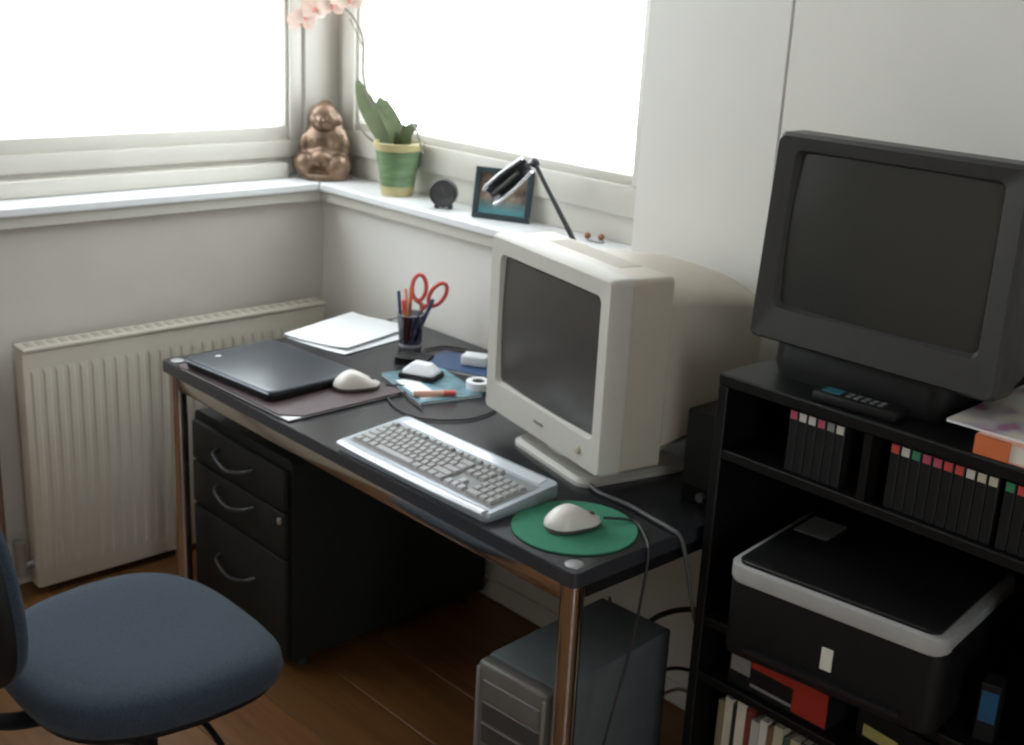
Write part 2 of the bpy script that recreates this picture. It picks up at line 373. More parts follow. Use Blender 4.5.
# ------------------------------------------------------------------ desk
DX0, DX1, DY0, DY1, DZ = 0.413, 1.867, -0.761, -0.015, 0.72
desk = tag(empty('desk', ((DX0+DX1)/2, (DY0+DY1)/2, 0)), 'black desk with round chrome legs standing in the corner under the window', 'desk')
hx, hy = (DX1-DX0)/2, (DY1-DY0)/2
MB().prism(rrect(2*hx-0.004, 2*hy-0.004, 0.012), DZ-0.028, DZ).build('tabletop', 'desk', desk)
eb = MB(); o_ = rrect(2*hx, 2*hy, 0.014); i_ = rrect(2*hx-0.005, 2*hy-0.005, 0.0125)
eb.loft([[(x, y, DZ-0.0275) for x, y in i_], [(x, y, DZ-0.0275) for x, y in o_], [(x, y, DZ-0.001) for x, y in o_], [(x, y, DZ-0.001) for x, y in i_]], caps=False)
eb.build('edge_strip', 'desk_edge', desk)
for sx in (-1, 1):
    for sy in (-1, 1):
        X, Y = sx*(hx-0.03), sy*(hy-0.03)
        lg = MB().cyl((X, Y, 0.012), (X, Y, DZ-0.028), 0.021, n=24).build('leg', 'chrome', desk)
        MB().cyl((X, Y, 0), (X, Y, 0.014), 0.026, 0.021, n=20).build('foot', 'rubber', lg)
        MB().lathe([(0.017, 0), (0.0165, 0.0012), (0.013, 0.002)], 24, (X, Y, DZ)).build('leg_cap', 'silver', desk)
for sy in (-1, 1):
    MB().box(-hx+0.05, hx-0.05, sy*(hy-0.03)-0.012, sy*(hy-0.03)+0.012, DZ-0.072, DZ-0.028, 0.004, 2).build('frame_rail', 'chrome', desk)
for sx in (-1, 1):
    MB().box(sx*(hx-0.03)-0.012, sx*(hx-0.03)+0.012, -hy+0.05, hy-0.05, DZ-0.066, DZ-0.028, 0.004, 2).build('frame_rail', 'black', desk)

# ------------------------------------------------------------------ drawer pedestal
ped = tag(empty('drawer_pedestal', (0.622, -0.35, 0)), 'charcoal three-drawer pedestal cabinet under the left end of the desk', 'cabinet')
PW, PD, PH = 0.465, 0.62, 0.565
sh = MB(); ring = rrect(PW, PH-0.03, 0.02)
sh.loft([[(x, yy, z+PH/2+0.015) for x, z in ring] for yy in (-PD/2, PD/2)])
sh.build('body', 'ped', ped)
for (z0, z1, hz) in ((0.437, 0.542, 0.490), (0.315, 0.431, 0.392), (0.045, 0.309, 0.200)):
    d = MB().box(-PW/2+0.014, PW/2-0.014, -PD/2-0.018, -PD/2, z0, z1, 0.005, 2).build('drawer', 'ped_front', ped)
    pts = spline([(-0.085, -PD/2-0.018, hz+0.012), (-0.07, -PD/2-0.038, hz+0.004), (0, -PD/2-0.045, hz-0.012), (0.07, -PD/2-0.038, hz+0.004), (0.085, -PD/2-0.018, hz+0.012)], 6)
    MB().tube(pts, 0.005, 8).build('handle', 'handle', d)
MB().lathe([(0.009, 0), (0.009, 0.004), (0.006, 0.005)], 16).build('lock', 'silver', ped).matrix_local = Matrix.Translation((PW/2-0.03, -PD/2-0.018, 0.41)) @ Matrix.Rotation(PI/2, 4, 'X')
for sx in (-1, 1):
    for sy in (-1, 1):
        MB().cyl((sx*0.19, sy*0.26, 0), (sx*0.19, sy*0.26, 0.032), 0.018, n=14).build('foot', 'rubber', ped)

# ------------------------------------------------------------------ monitor
ma = -0.228
mon = tag(empty('crt_monitor', (1.484, -0.345, DZ), ma), 'beige tube computer monitor with a dark screen on the desk', 'monitor')
mon_dz, fy = 0.047, -0.118      # bottom above desk, front plane
W_, H_ = 0.458, 0.386
def ringy(w, h, r, yy, zc, n=5): return [(x, yy, zc+z) for x, z in rrect(w, h, r, n)]
zc = mon_dz+H_/2
sw, shh, szc = 0.372, 0.272, zc+0.014
hs = MB()
hs.loft([ringy(sw, shh, 0.012, fy+0.014, szc), ringy(sw+0.012, shh+0.012, 0.016, fy+0.001, szc), ringy(W_-0.010, H_-0.010, 0.011, fy-0.002, zc), ringy(W_, H_, 0.013, fy+0.006, zc),
         ringy(W_, H_, 0.013, fy+0.045, zc), ringy(W_-0.003, H_-0.003, 0.012, fy+0.047, zc)], caps=False)
hs.build('bezel', 'mon', mon)
bk = MB()
bk.loft([ringy(W_-0.004, H_-0.004, 0.012, fy+0.046, zc), ringy(W_-0.006, H_-0.006, 0.012, fy+0.138, zc), ringy(W_-0.012, H_-0.012, 0.012, fy+0.141, zc)])
bk.build('side_housing', 'mon_back', mon)
def dome(w, yy, zb0, zs0, zt0):
    pts = [(w/2-0.03, yy, zb0), (w/2, yy, zb0+0.03)]
    for i in range(13):
        a = PI*i/12; pts.append((w/2*math.cos(a), yy, zs0+(zt0-zs0)*math.sin(a)))
    return pts+[(-w/2, yy, zb0+0.03), (-w/2+0.03, yy, zb0)]
zt_ = mon_dz+H_
bk = MB(); bk.loft([dome(0.435, fy+0.139, mon_dz+0.012, zt_-0.062, zt_-0.012), dome(0.425, fy+0.22, mon_dz+0.03, zt_-0.068, zt_-0.016), dome(0.395, fy+0.34, mon_dz+0.05, zt_-0.085, zt_-0.035), dome(0.375, fy+0.400, mon_dz+0.06, zt_-0.10, zt_-0.055), dome(0.355, fy+0.408, mon_dz+0.07, zt_-0.11, zt_-0.065)])
bk.build('back_housing', 'mon_back', mon, 40)
vt = MB()
for i in range(9): vt.box(-0.13, 0.13, fy+0.08+i*0.006, fy+0.083+i*0.006, mon_dz+H_-0.0035, mon_dz+H_-0.0015)
vt.build('vent', 'mon_back', mon)
sc = MB(); G = 10; grid = {}
for i in range(G+1):
    for j in range(G+1):
        u, w = -1+2*i/G, -1+2*j/G
        grid[i, j] = sc.bm.verts.new((u*sw/2, fy+0.0125-0.009*(1-0.55*u*u-0.45*w*w), szc+w*shh/2))
for i in range(G):
    for j in range(G): sc.bm.faces.new((grid[i, j], grid[i+1, j], grid[i+1, j+1], grid[i, j+1]))
sc.build('screen', 'mon_screen', mon, 80)
MB().box(-0.016, 0.016, fy-0.0035, fy-0.001, mon_dz+0.034, mon_dz+0.040, 0.001, 1).build('logo_badge', 'greybtn', mon)
MB().lathe([(0.008, 0), (0.0075, 0.004), (0.005, 0.005)], 16).build('power_button', 'mon_back', mon).matrix_local = Matrix.Translation((0.15, fy-0.0005, mon_dz+0.034)) @ Matrix.Rotation(PI/2, 4, 'X')
MB().lathe([(0.11, 0.013), (0.105, 0.022), (0.085, 0.035), (0.09, 0.0495)], 32, (0, 0.03, 0)).build('swivel_neck', 'mon', mon)
bs = MB(); b0 = rrect(0.285, 0.265, 0.03)
bs.loft([[(x+.02, y+0.02, 0) for x, y in b0], [(x+.02, y+0.02, 0.008) for x, y in b0], [(x*0.94+.02, y*0.94+0.02, 0.016) for x, y in b0]])
bs.build('base', 'mon', mon)

# ------------------------------------------------------------------ keyboard
kb = tag(empty('keyboard', (1.392, -0.655, DZ), math.radians(0.8)), 'silver keyboard with grey keys along the front of the desk', 'keyboard')
KW, KD = 0.468, 0.19
def kz(y): return 0.017+(y+KD/2)/KD*0.016
kbd = MB(); pr = rrect(KW, KD, 0.014)
kbd.loft([[(x*0.985, y*0.98, 0.0) for x, y in pr], [(x, y, 0.008) for x, y in pr], [(x, y, kz(y)-0.004) for x, y in pr], [(x*0.992, y*0.98, kz(y)) for x, y in pr]])
kbd.build('body', 'kb', kb)
fe = MB(); fe.tube(spline([(-KW/2+0.012, -KD/2+0.006, 0.0165), (-KW/4, -KD/2+0.002, 0.0165), (0, -KD/2+0.001, 0.0165), (KW/4, -KD/2+0.002, 0.0165), (KW/2-0.012, -KD/2+0.006, 0.0165)], 5), 0.0115, 10, flat=0.45)
fe.build('palm_edge', 'kb_edge', kb)
well = MB(); well.loft([[(x, y, kz(y)+dz) for x, y in ((-0.219, -0.071), (0.219, -0.071), (0.219, 0.052), (-0.219, 0.052))] for dz in (-0.002, 0.0006)])
well.build('key_bed', 'kb_bed', kb)
strip = MB(); strip.loft([[(x, y, kz(y)+dz) for x, y in ((-0.21, 0.060), (0.21, 0.060), (0.205, 0.085), (-0.205, 0.085))] for dz in (-0.002, 0.0016)])
strip.build('media_strip', 'kb_edge', kb)
kmesh = {}
def key(cx, cy, w, d, m='key'):
    k = (round(w, 4), round(d, 4), m)
    if k not in kmesh:
        a, b = w/2-0.0009, d/2-0.0009
        kmesh[k] = MB().loft([[(-a, -b, 0), (a, -b, 0), (a, b, 0), (-a, b, 0)], [(-a+.001, -b+.001, .004), (a-.001, -b+.001, .004), (a-.001, b-.001, .004), (-a+.001, b-.001, .004)],
                              [(-a+.0025, -b+.0022, .0065), (a-.0025, -b+.0022, .0065), (a-.0025, b-.0018, .0065), (-a+.0025, b-.0018, .0065)]]).mesh('key', m)
    o = link('key', kmesh[k], kb, (cx, cy, kz(cy)+0.0005)); o.rotation_euler = (math.atan(0.016/KD), 0, 0)
u = 0.0188; X0 = -0.215
rows = [([1]*13+[2]), ([1.5]+[1]*12+[1.5]), ([1.75]+[1]*11+[2.25]), ([2.25]+[1]*10+[2.75]), [1.25, 1.25, 1.25, 6.25, 1.25, 1.25, 1.25, 1.25]]
for r, ws in enumerate(rows):
    x = X0; yy = 0.020-r*u
    for w in ws:
        key(x+w*u/2, yy, w*u, u); x += w*u
for g, n in ((0, 1), (2, 4), (6.5, 4), (11, 4)):
    for i in range(n): key(X0+(g+i+0.5)*u, 0.0425, u, u*0.8)
NX = X0+15.3*u
for i in range(3):
    key(NX+(i+0.5)*u, 0.0425, u, u*0.8); key(NX+(i+0.5)*u, 0.020, u, u); key(NX+(i+0.5)*u, 0.020-u, u, u)
    key(NX+(i+0.5)*u, 0.020-4*u, u, u, 'key_light')
key(NX+1.5*u, 0.020-3*u, u, u, 'key_light')
PX = NX+3.3*u
for r in range(4):
    for c in range(4):
        if PX+(c+0.5)*u < 0.222: key(PX+(c+0.5)*u, 0.020-r*u, u, u)
key(PX+1*u, 0.020-4*u, 2*u, u); key(PX+2.5*u, 0.020-4*u, u, u); key(PX+3.5*u, 0.020-4*u, u, u)
for sx in (-1, 1): MB().box(sx*0.19-0.015, sx*0.19+0.015, 0.07, 0.078, 0, 0.004).build('foot', 'rubber', kb)

# ------------------------------------------------------------------ mouse pad and mice
tag(MB().lathe([(0.114, 0), (0.115, 0.001), (0.115, 0.003), (0.114, 0.0038)], 56).build('mouse_pad', 'pad', None, 35, (1.733, -0.627, DZ)), 'round green mouse pad on the front right corner of the desk', 'mouse pad')
def mouse_thing(label, loc, rz):
    t = tag(empty('computer_mouse', loc, rz), label, 'mouse', 'computer mice')
    L_, n = 0.112, 20
    def shell(zlo, zhi, grow):
        m = MB(); rings = []
        for i in range(15):
            s = i/14; yv = -L_/2+L_*s
            e = max(0.02, 1-abs(2*s-1)**3.2)**0.5
            wv = (0.031+0.003*math.cos(2*PI*s))*e*grow; cx = 0.006*math.sin(PI*s*1.3-0.4)
            hv = (0.036*math.exp(-((s-0.36)/0.42)**2)+0.004)*e
            ring = []
            for j in range(n):
                a = 2*PI*j/n; cz, sz = math.cos(a), math.sin(a)
                x = cx+wv*math.copysign(abs(cz)**0.8, cz); z = max(0, sz)**0.9*hv*zhi if sz > 0 else 0
                ring.append((x, yv, zlo+z))
            rings.append(ring)
        m.loft(rings); return m
    shell(0.0095, 0.95, 1.0).build('shell', 'mouse', t, 60)
    bmx = MB(); out = []
    for i in range(28):
        a = 2*PI*i/28; out.append((0.031*math.copysign(abs(math.cos(a))**0.75, math.cos(a)), 0.054*math.copysign(abs(math.sin(a))**0.8, math.sin(a))))
    bmx.loft([[(x*0.9, y*0.94, 0) for x, y in out], [(x, y, 0.003) for x, y in out], [(x*0.98, y*0.99, 0.010) for x, y in out]])
    bmx.build('base', 'mouse_base', t)
    wheel = MB().tube([(-0.003, 0, 0), (0.003, 0, 0)], 0.008, 16).build('scroll_wheel', 'mouse_base', t); wheel.location = (0.005, 0.033, 0.020)
    return t
mouse_thing('white computer mouse resting on the round green mouse pad', (1.733, -0.632, DZ+0.0038), math.radians(-14))
mouse_thing('white computer mouse on the plum folder beside the closed laptop', (0.888, -0.505, DZ+0.0085), math.radians(-20))

# ------------------------------------------------------------------ laptop, folder, paper
fo = tag(empty('document_folder', (0.735, -0.600, DZ), math.radians(1.5)), 'plum brown document folder lying under the closed laptop', 'folder')
MB().box(-0.238, 0.238, -0.155, 0.165, 0, 0.003, 0.0012, 1).build('back_cover', 'folder', fo)
MB().box(-0.225, 0.237, -0.1545, 0.15, 0.003, 0.0052).build('sheet', 'paper', fo)
MB().prism([(-0.238, -0.155), (0.20, -0.155), (0.238, -0.115), (0.238, 0.165), (-0.238, 0.165)], 0.0052, 0.0085).build('front_cover', 'folder', fo)
lp = tag(empty('laptop', (0.687, -0.612, DZ+0.0085), math.radians(5)), 'closed black laptop computer on the folder at the left end of the desk', 'laptop')
def slab(w, d, r, zs):
    m = MB(); m.loft([[(x*s, y*s, z) for x, y in rrect(w, d, r)] for z, s in zs]); return m
slab(0.345, 0.262, 0.02, [(0.003, 0.97), (0.006, 0.995), (0.016, 1.0)]).build('base', 'black', lp)
slab(0.345, 0.262, 0.02, [(0.0165, 1.0), (0.0225, 1.0), (0.0255, 0.985), (0.0265, 0.955)]).build('lid', 'laptop', lp)
MB().box(-0.165, 0.165, -0.1322, -0.1300, 0.0170, 0.0222, 0.0008, 1).build('front_edge_trim', 'laptop_edge', lp)
MB().cyl((-0.13, 0.129, 0.014), (-0.05, 0.129, 0.014), 0.006).build('hinge', 'black', lp)
MB().cyl((0.05, 0.129, 0.014), (0.13, 0.129, 0.014), 0.006).build('hinge', 'black', lp)
MB().lathe([(0.008, 0), (0.007, 0.0006)], 16, (-0.13, -0.06, 0.0265)).build('lid_badge', 'silver', lp)
for sx in (-1, 1):
    for sy in (-1, 1): MB().cyl((sx*0.14, sy*0.1, 0), (sx*0.14, sy*0.1, 0.0035), 0.008).build('foot', 'rubber', lp)
def sheet(label, loc, rz, w, d, curl):
    m = MB(); n = 8; T = {}
    for k, dz in enumerate((0, 0.0016)):
        for i in range(n+1):
            for j in range(n+1):
                a, b = i/n, j/n
                T[k, i, j] = m.bm.verts.new(((a-0.5)*w, (b-0.5)*d, dz+curl*(max(0, a-0.55)**2*3*(1-b)+max(0, 0.3-a)**2*4)))
    for i in range(n):
        for j in range(n):
            for k in (0, 1): m.bm.faces.new((T[k, i, j], T[k, i+1, j], T[k, i+1, j+1], T[k, i, j+1]))
    for i in range(n):
        m.bm.faces.new((T[0, i, 0], T[0, i+1, 0], T[1, i+1, 0], T[1, i, 0])); m.bm.faces.new((T[0, i, n], T[0, i+1, n], T[1, i+1, n], T[1, i, n]))
        m.bm.faces.new((T[0, 0, i], T[0, 0, i+1], T[1, 0, i+1], T[1, 0, i])); m.bm.faces.new((T[0, n, i], T[0, n, i+1], T[1, n, i+1], T[1, n, i]))
    o = m.build('paper_sheet', 'paper', None, 60, loc, rz); tag(o, label, 'paper', 'loose papers by the laptop')
sheet('lowest white paper sheet of the pile between laptop and pen cup', (0.505, -0.235, DZ), math.radians(10), 0.215, 0.30, 0.004)
sheet('topmost white paper sheet of the pile between laptop and pen cup', (0.475, -0.232, DZ+0.006), math.radians(17), 0.215, 0.295, 0.012)

# ------------------------------------------------------------------ pen cup and pens
PC = Vector((0.655, -0.165, DZ))
pc = tag(empty('pen_cup', PC), 'smoky grey pen cup holding scissors and pens by the back wall', 'cup')
m = MB(); prof = [(0.030, 0.004), (0.036, 0.088), (0.0345, 0.088), (0.0285, 0.006)]
m.lathe(prof, 32, caps=False).build('wall', 'cup', pc)
MB().lathe([(0.030, 0), (0.031, 0.006), (0.028, 0.008)], 32).build('base', 'cup_base', pc)
MB().lathe([(0.036, 0.086), (0.0372, 0.089), (0.0345, 0.0895), (0.0345, 0.086)], 32, caps=False).build('rim', 'cup_base', pc)
def pen(name, label, cat, m1, m2, bx, by, tx, ty, L_, r):
    a = PC+Vector((bx, by, 0.012)); b_ = a+Vector((tx, ty, 1)).normalized()*L_
    t = empty(name, a); d = b_-a
    tag(t, label, cat, 'pens in the cup')
    MB().cyl((0, 0, 0), d*0.72, r, n=8).build('barrel', m1, t); MB().tube([d*0.72, d*0.97, d], [r*1.08, r*1.08, r*0.6], 8).build('cap', m2, t)
pen('pen', 'dark blue pen upright at the left side of the cup', 'pen', 'blue', 'blue', -0.018, -0.014, -0.06, -0.06, 0.135, 0.0042)
pen('pencil', 'brown pencil standing in the middle of the cup', 'pencil', 'brown_pencil', 'orange', 0.0, -0.006, 0.02, 0.02, 0.15, 0.0045)
pen('pencil', 'peach coloured pencil left of the brown pencil in the cup', 'pencil', 'peach', 'peach', -0.010, 0.006, -0.10, -0.05, 0.14, 0.0045)
pen('marker', 'orange marker leaning forward in the cup', 'marker', 'orange', 'red', 0.004, -0.018, -0.03, -0.06, 0.118, 0.006)
pen('pen', 'dark blue pen leaning right under the scissors', 'pen', 'blue', 'blue', 0.008, 0.008, 0.30, 0.26, 0.128, 0.005)
sx_ = tag(empty('scissors', PC+Vector((0.0, 0.004, 0.016))), 'scissors with red loop handles leaning out of the pen cup', 'scissors')
ax = Vector((0.20, 0.24, 1)).normalized(); sd = Vector((0.68, 0.73, -0.3)); sd = (sd-ax*sd.dot(ax)).normalized()
for k, s in enumerate((-1, 1)):
    off = sd.cross(ax)*0.002*s
    MB().tube([off+sd*s*0.001, off+ax*0.05+sd*s*0.004, off+ax*0.095-sd*s*0.002], [0.001, 0.006, 0.005], 8, flat=0.3).build('blade', 'steel', sx_)
    cc = ax*0.140+sd*s*0.026+off
    pts = [cc+ax*0.034*math.cos(2*PI*i/20)+sd*(0.019*math.sin(2*PI*i/20)+s*0.006*math.cos(2*PI*i/20)) for i in range(21)]
    h = MB().tube(pts, 0.0055, 8, caps=False); h.tube([off+ax*0.085, off+ax*0.10+sd*s*0.006, cc-ax*0.034], [0.005, 0.006, 0.006], 8)
    h.build('handle', 'red', sx_)

# ------------------------------------------------------------------ clutter beside the monitor
bk_ = tag(empty('booklet', (0.955, -0.335, DZ), math.radians(-14)), 'teal printed booklet lying between pen cup and monitor', 'booklet')
MB().box(-0.115, 0.115, -0.078, 0.078, 0.0005, 0.006).build('pages', 'paper', bk_)
MB().box(-0.117, 0.117, -0.08, 0.08, 0.006, 0.0072).build('cover', 'teal', bk_)
MB().box(-0.117, 0.117, -0.08, 0.08, 0, 0.0005).build('back_cover', 'teal', bk_)
MB().box(-0.05, 0.10, -0.07, -0.02, 0.0072, 0.0078).build('cover_panel', 'paper', bk_)
b2 = tag(empty('booklet', (0.875, -0.165, DZ), math.radians(20)), 'dark slim booklet behind the teal booklet near the wall', 'booklet')
MB().box(-0.09, 0.09, -0.065, 0.065, 0.0005, 0.007).build('pages', 'paper', b2)
MB().box(-0.092, 0.092, -0.067, 0.067, 0.007, 0.0085).build('cover', 'blue', b2)
ch = tag(empty('card_reader', (0.905, -0.325, DZ+0.0072), math.radians(25)), 'white wedge gadget with a black base on the teal booklet', 'gadget')
MB().box(-0.047, 0.047, -0.034, 0.034, 0, 0.014, 0.004, 2).build('base', 'black', ch)
wd = MB(); q = rrect(0.085, 0.058, 0.012)
wd.loft([[(x, y, 0.014) for x, y in q], [(x*0.97, y*0.95, 0.020) for x, y in q], [(x*0.55, y*0.5+0.004, 0.036) for x, y in q]]); wd.build('top_cover', 'white', ch)
ad = tag(empty('power_adapter', (0.905, -0.150, DZ+0.0085), math.radians(30)), 'small white adapter lying on the dark booklet near the wall', 'adapter')
MB().box(-0.034, 0.034, -0.022, 0.022, 0, 0.028, 0.006, 3).build('body', 'white', ad); MB().cyl((0.034, 0, 0.014), (0.05, 0, 0.014), 0.006).build('plug', 'silver', ad)
ad2 = tag(empty('tape_roll', (1.045, -0.262, DZ+0.0072)), 'white tape roll lying on the teal booklet next to the monitor', 'tape')
MB().lathe([(0.016, 0), (0.03, 0), (0.03, 0.018), (0.016, 0.018), (0.016, 0)], 28, caps=False).build('tape', 'white', ad2)
MB().lathe([(0.014, 0.0005), (0.016, 0.0005), (0.016, 0.0175), (0.014, 0.0175), (0.014, 0.0005)], 28, caps=False).build('core', 'grey_card', ad2)
hl = empty('highlighter', (1.035, -0.388, DZ+0.0078)); tag(hl, 'cream and red highlighter pen on the front edge of the teal booklet', 'marker')
dr = Vector((0.52, 0.85, 0)).normalized()
MB().cyl(dr*-0.05+V(0, 0, .007), dr*0.02+V(0, 0, .007), 0.007, n=12).build('barrel', 'peach', hl); MB().tube([dr*0.02+V(0, 0, .007), dr*0.05+V(0, 0, .007)], [0.0072, 0.0066], 12).build('cap', 'red', hl)
wt = tag(empty('wallet', (0.775, -0.245, DZ), math.radians(35)), 'folded black wallet lying between the pen cup and the teal booklet', 'wallet')
MB().box(-0.045, 0.045, -0.032, 0.032, 0, 0.008, 0.003, 2).build('back_flap', 'black', wt); MB().box(-0.044, 0.044, -0.031, 0.032, 0.0085, 0.016, 0.003, 2).build('front_flap', 'black', wt)
def cable(label, pts, r=0.0025, m='cable_dark', name='cable', group=None):
    return tag(MB().tube(spline(pts, 8), r, 7).build(name, m, None, 60), label, 'cable', group)
cable('thin dark cable coiled on the desk in front of the teal booklet', [(0.96, -0.47, DZ+.004), (1.03, -0.50, DZ+.004), (1.13, -0.50, DZ+.004), (1.19, -0.42, DZ+.004), (1.18, -0.33, DZ+.004), (1.13, -0.27, DZ+.004), (1.10, -0.20, DZ+.004), (1.12, -0.09, DZ+.004)])
cable('thin black cable looping behind the pen cup and booklets', [(0.72, -0.17, DZ+.004), (0.73, -0.10, DZ+.004), (0.83, -0.06, DZ+.004), (0.95, -0.055, DZ+.006), (1.03, -0.09, DZ+.004), (1.0, -0.17, DZ+.004), (1.08, -0.2, DZ+.004)])
cable('mouse cord curling from the mouse on the folder', [(0.915, -0.440, DZ+.012), (0.935, -0.395, DZ+.006), (0.97, -0.425, DZ+.004), (1.02, -0.445, DZ+.004), (1.08, -0.46, DZ+.004)], 0.0022)
cable('grey mouse cord hanging over the right end of the desk', [(1.752, -0.572, DZ+.012), (1.79, -0.53, DZ+.008), (1.845, -0.56, DZ+.005), (1.876, -0.585, DZ-.005), (1.884, -0.60, DZ-.06), (1.885, -0.62, 0.55), (1.882, -0.66, 0.40), (1.875, -0.70, 0.20), (1.85, -0.72, 0.0045)], 0.0028, 'cable_dark')
cable('grey monitor cable drooping over the right end of the desk', [(1.60, -0.46, DZ+.006), (1.655, -0.482, DZ+.006), (1.73, -0.480, DZ+.006), (1.80, -0.490, DZ+.006), (1.85, -0.497, DZ+.006), (1.874, -0.495, DZ-.004), (1.882, -0.480, 0.66), (1.882, -0.462, 0.60), (1.878, -0.42, 0.50), (1.86, -0.34, 0.40), (1.82, -0.28, 0.33)], 0.0042, 'cable')

# ------------------------------------------------------------------ loudspeaker behind the monitor
sp = tag(empty('computer_speaker', (1.808, -0.285, DZ)), 'black box loudspeaker at the back right corner of the desk', 'speaker')
MB().box(-0.053, 0.053, -0.075, 0.09, 0, 0.185, 0.006, 2).build('cabinet', 'black', sp)
MB().box(-0.046, 0.046, -0.079, -0.074, 0.035, 0.178, 0.003, 2).build('grille', 'rubber', sp)
MB().cyl((0.0, -0.075, 0.018), (0.0, -0.083, 0.018), 0.009).build('volume_knob', 'greybtn', sp)

# ------------------------------------------------------------------ PC tower
tw = tag(empty('computer_tower', (1.682, -0.535, 0), math.radians(4)), 'grey computer tower case standing on the floor under the desk', 'computer')
TW, TD, TH = 0.182, 0.36, 0.43
MB().box(-TW/2, TW/2, -TD/2+0.02, TD/2, 0.012, TH, 0.006, 2).build('case', 'tower', tw)
MB().box(-TW/2, TW/2, -TD/2-0.012, -TD/2+0.02, 0.006, TH-0.001, 0.010, 3).build('front_panel', 'tower_front', tw)
for i in range(3): MB().box(-0.073, 0.073, -TD/2-0.0145, -TD/2-0.010, TH-0.078-i*0.047, TH-0.036-i*0.047, 0.002, 1).build('drive_bay', 'bay' if i else 'tower_front', tw)
MB().box(0.078, 0.090, -TD/2-0.016, -TD/2-0.004, 0.02, TH-0.012, 0.004, 2).build('side_trim', 'silver', tw)
MB().box(-0.090, -0.083, -TD/2-0.016, -TD/2-0.004, 0.02, TH-0.012, 0.003, 2).build('side_trim', 'silver', tw)
MB().lathe([(0.013, 0), (0.012, 0.005), (0.008, 0.006)], 20).build('power_button', 'bay', tw).matrix_local = Matrix.Translation((0.0, -TD/2-0.012, 0.235)) @ Matrix.Rotation(PI/2, 4, 'X')
for sx in (-1, 1):
    for sy in (-1, 1): MB().cyl((sx*0.07, sy*0.14, 0), (sx*0.07, sy*0.14, 0.013), 0.012).build('foot', 'rubber', tw)
# cables behind the tower
cable('thick black cable arching off the top rear of the tower', [(1.66, -0.35, 0.36), (1.68, -0.30, 0.405), (1.72, -0.24, 0.42), (1.76, -0.18, 0.39), (1.775, -0.16, 0.30), (1.76, -0.15, 0.18), (1.74, -0.14, 0.05)], 0.006)
cable('black cable crossing low behind the tower', [(1.69, -0.35, 0.28), (1.73, -0.28, 0.30), (1.79, -0.22, 0.27), (1.81, -0.18, 0.20), (1.78, -0.20, 0.10), (1.73, -0.18, 0.03)], 0.004)
cable('pale cable dangling lowest behind the tower', [(1.70, -0.35, 0.22), (1.74, -0.27, 0.25), (1.80, -0.25, 0.20), (1.81, -0.27, 0.10), (1.79, -0.26, 0.02)], 0.004, 'cable_light')
cable('thin dark cable on the wall left of the tower', [(1.30, -0.02, 0.20), (1.36, -0.05, 0.10), (1.33, -0.09, 0.02), (1.40, -0.16, 0.006), (1.48, -0.12, 0.006), (1.55, -0.15, 0.006)], 0.003)
ps = tag(empty('power_strip', (1.79, -0.115, 0.0), math.radians(8)), 'pale power strip on the floor behind the tower', 'power strip')
MB().box(-0.05, 0.05, -0.028, 0.028, 0, 0.045, 0.006, 2).build('housing', 'white', ps)
for i in (-1, 1): MB().lathe([(0.018, 0.0455), (0.016, 0.042), (0.002, 0.042)], 18, (i*0.024, 0, 0)).build('socket', 'greybtn', ps)
MB().box(-0.012, 0.012, -0.01, 0.01, 0.046, 0.085, 0.004, 2).build('plug', 'red_card', ps)

# ------------------------------------------------------------------ office chair
oc = tag(empty('office_chair', (1.200, -1.222, 0), math.radians(0)), 'office swivel chair with blue-grey upholstered seat in front of the desk', 'chair')
def supel(a, b, n, k=48): return [(a*math.copysign(abs(math.cos(t))**(2/n), math.cos(t)), b*math.copysign(abs(math.sin(t))**(2/n), math.sin(t))) for t in (2*PI*i/k for i in range(k))]
def seat_ring(s, z, drop=0):
    out = []
    for x, y in supel(0.25, 0.235, 3.0):
        w = 1.0-0.10*max(0, -y/0.235)
        out.append((x*s*w, y*s, z-drop*max(0, (y*s)/0.235)**3*0.03))
    return out
ZC = 0.475
st = MB(); st.loft([seat_ring(0.90, ZC-0.072, 1), seat_ring(0.975, ZC-0.062, 1), seat_ring(1.0, ZC-0.038, 1), seat_ring(0.985, ZC-0.015, 1), seat_ring(0.93, ZC-0.002, 1), seat_ring(0.8, ZC+0.005, 1), seat_ring(0.5, ZC+0.003, 1), seat_ring(0.2, ZC, 1), seat_ring(0.03, ZC, 1)])
st.build('seat', 'seat', oc, 60)
su = MB(); su.loft([seat_ring(0.7, ZC-0.092, 1), seat_ring(0.92, ZC-0.082, 1), seat_ring(0.93, ZC-0.068, 1)]); su.build('seat_shell', 'back_shell', oc)
def back_pts(s, yoff):
    return [(x*s, yoff+0.25*(x*s)**2*1.6-0.0*z, z*s) for x, z in supel(0.205, 0.215, 2.7)]
bkc = MB(); zb_ = 0.715; yb = -0.325
def bring(s, yo): return [(x, yb+yo+0.5*x*x-0.10*(z), zb_+z) for x, z in [(p*s, q*s) for p, q in supel(0.215, 0.205, 2.6)]]
bkc.loft([bring(0.03, 0.042), bring(0.5, 0.042), bring(0.85, 0.036), bring(0.96, 0.026), bring(1.0, 0.010), bring(0.985, -0.002)])
bkc.build('backrest', 'seat', oc, 60)
bsx = MB(); bsx.loft([bring(1.005, 0.002), bring(1.005, -0.012), bring(0.93, -0.028), bring(0.6, -0.036), bring(0.03, -0.038)]); bsx.build('back_shell', 'back_shell', oc, 60)
br = MB(); br.tube(spline([(0, -0.05, ZC-0.10), (0, -0.20, ZC-0.105), (0, -0.30, ZC-0.06), (0, -0.355, ZC+0.05), (0, -0.368, 0.70), (0, -0.372, 0.80)], 6), 0.026, 12, flat=0.45); br.build('back_bracket', 'back_shell', oc)
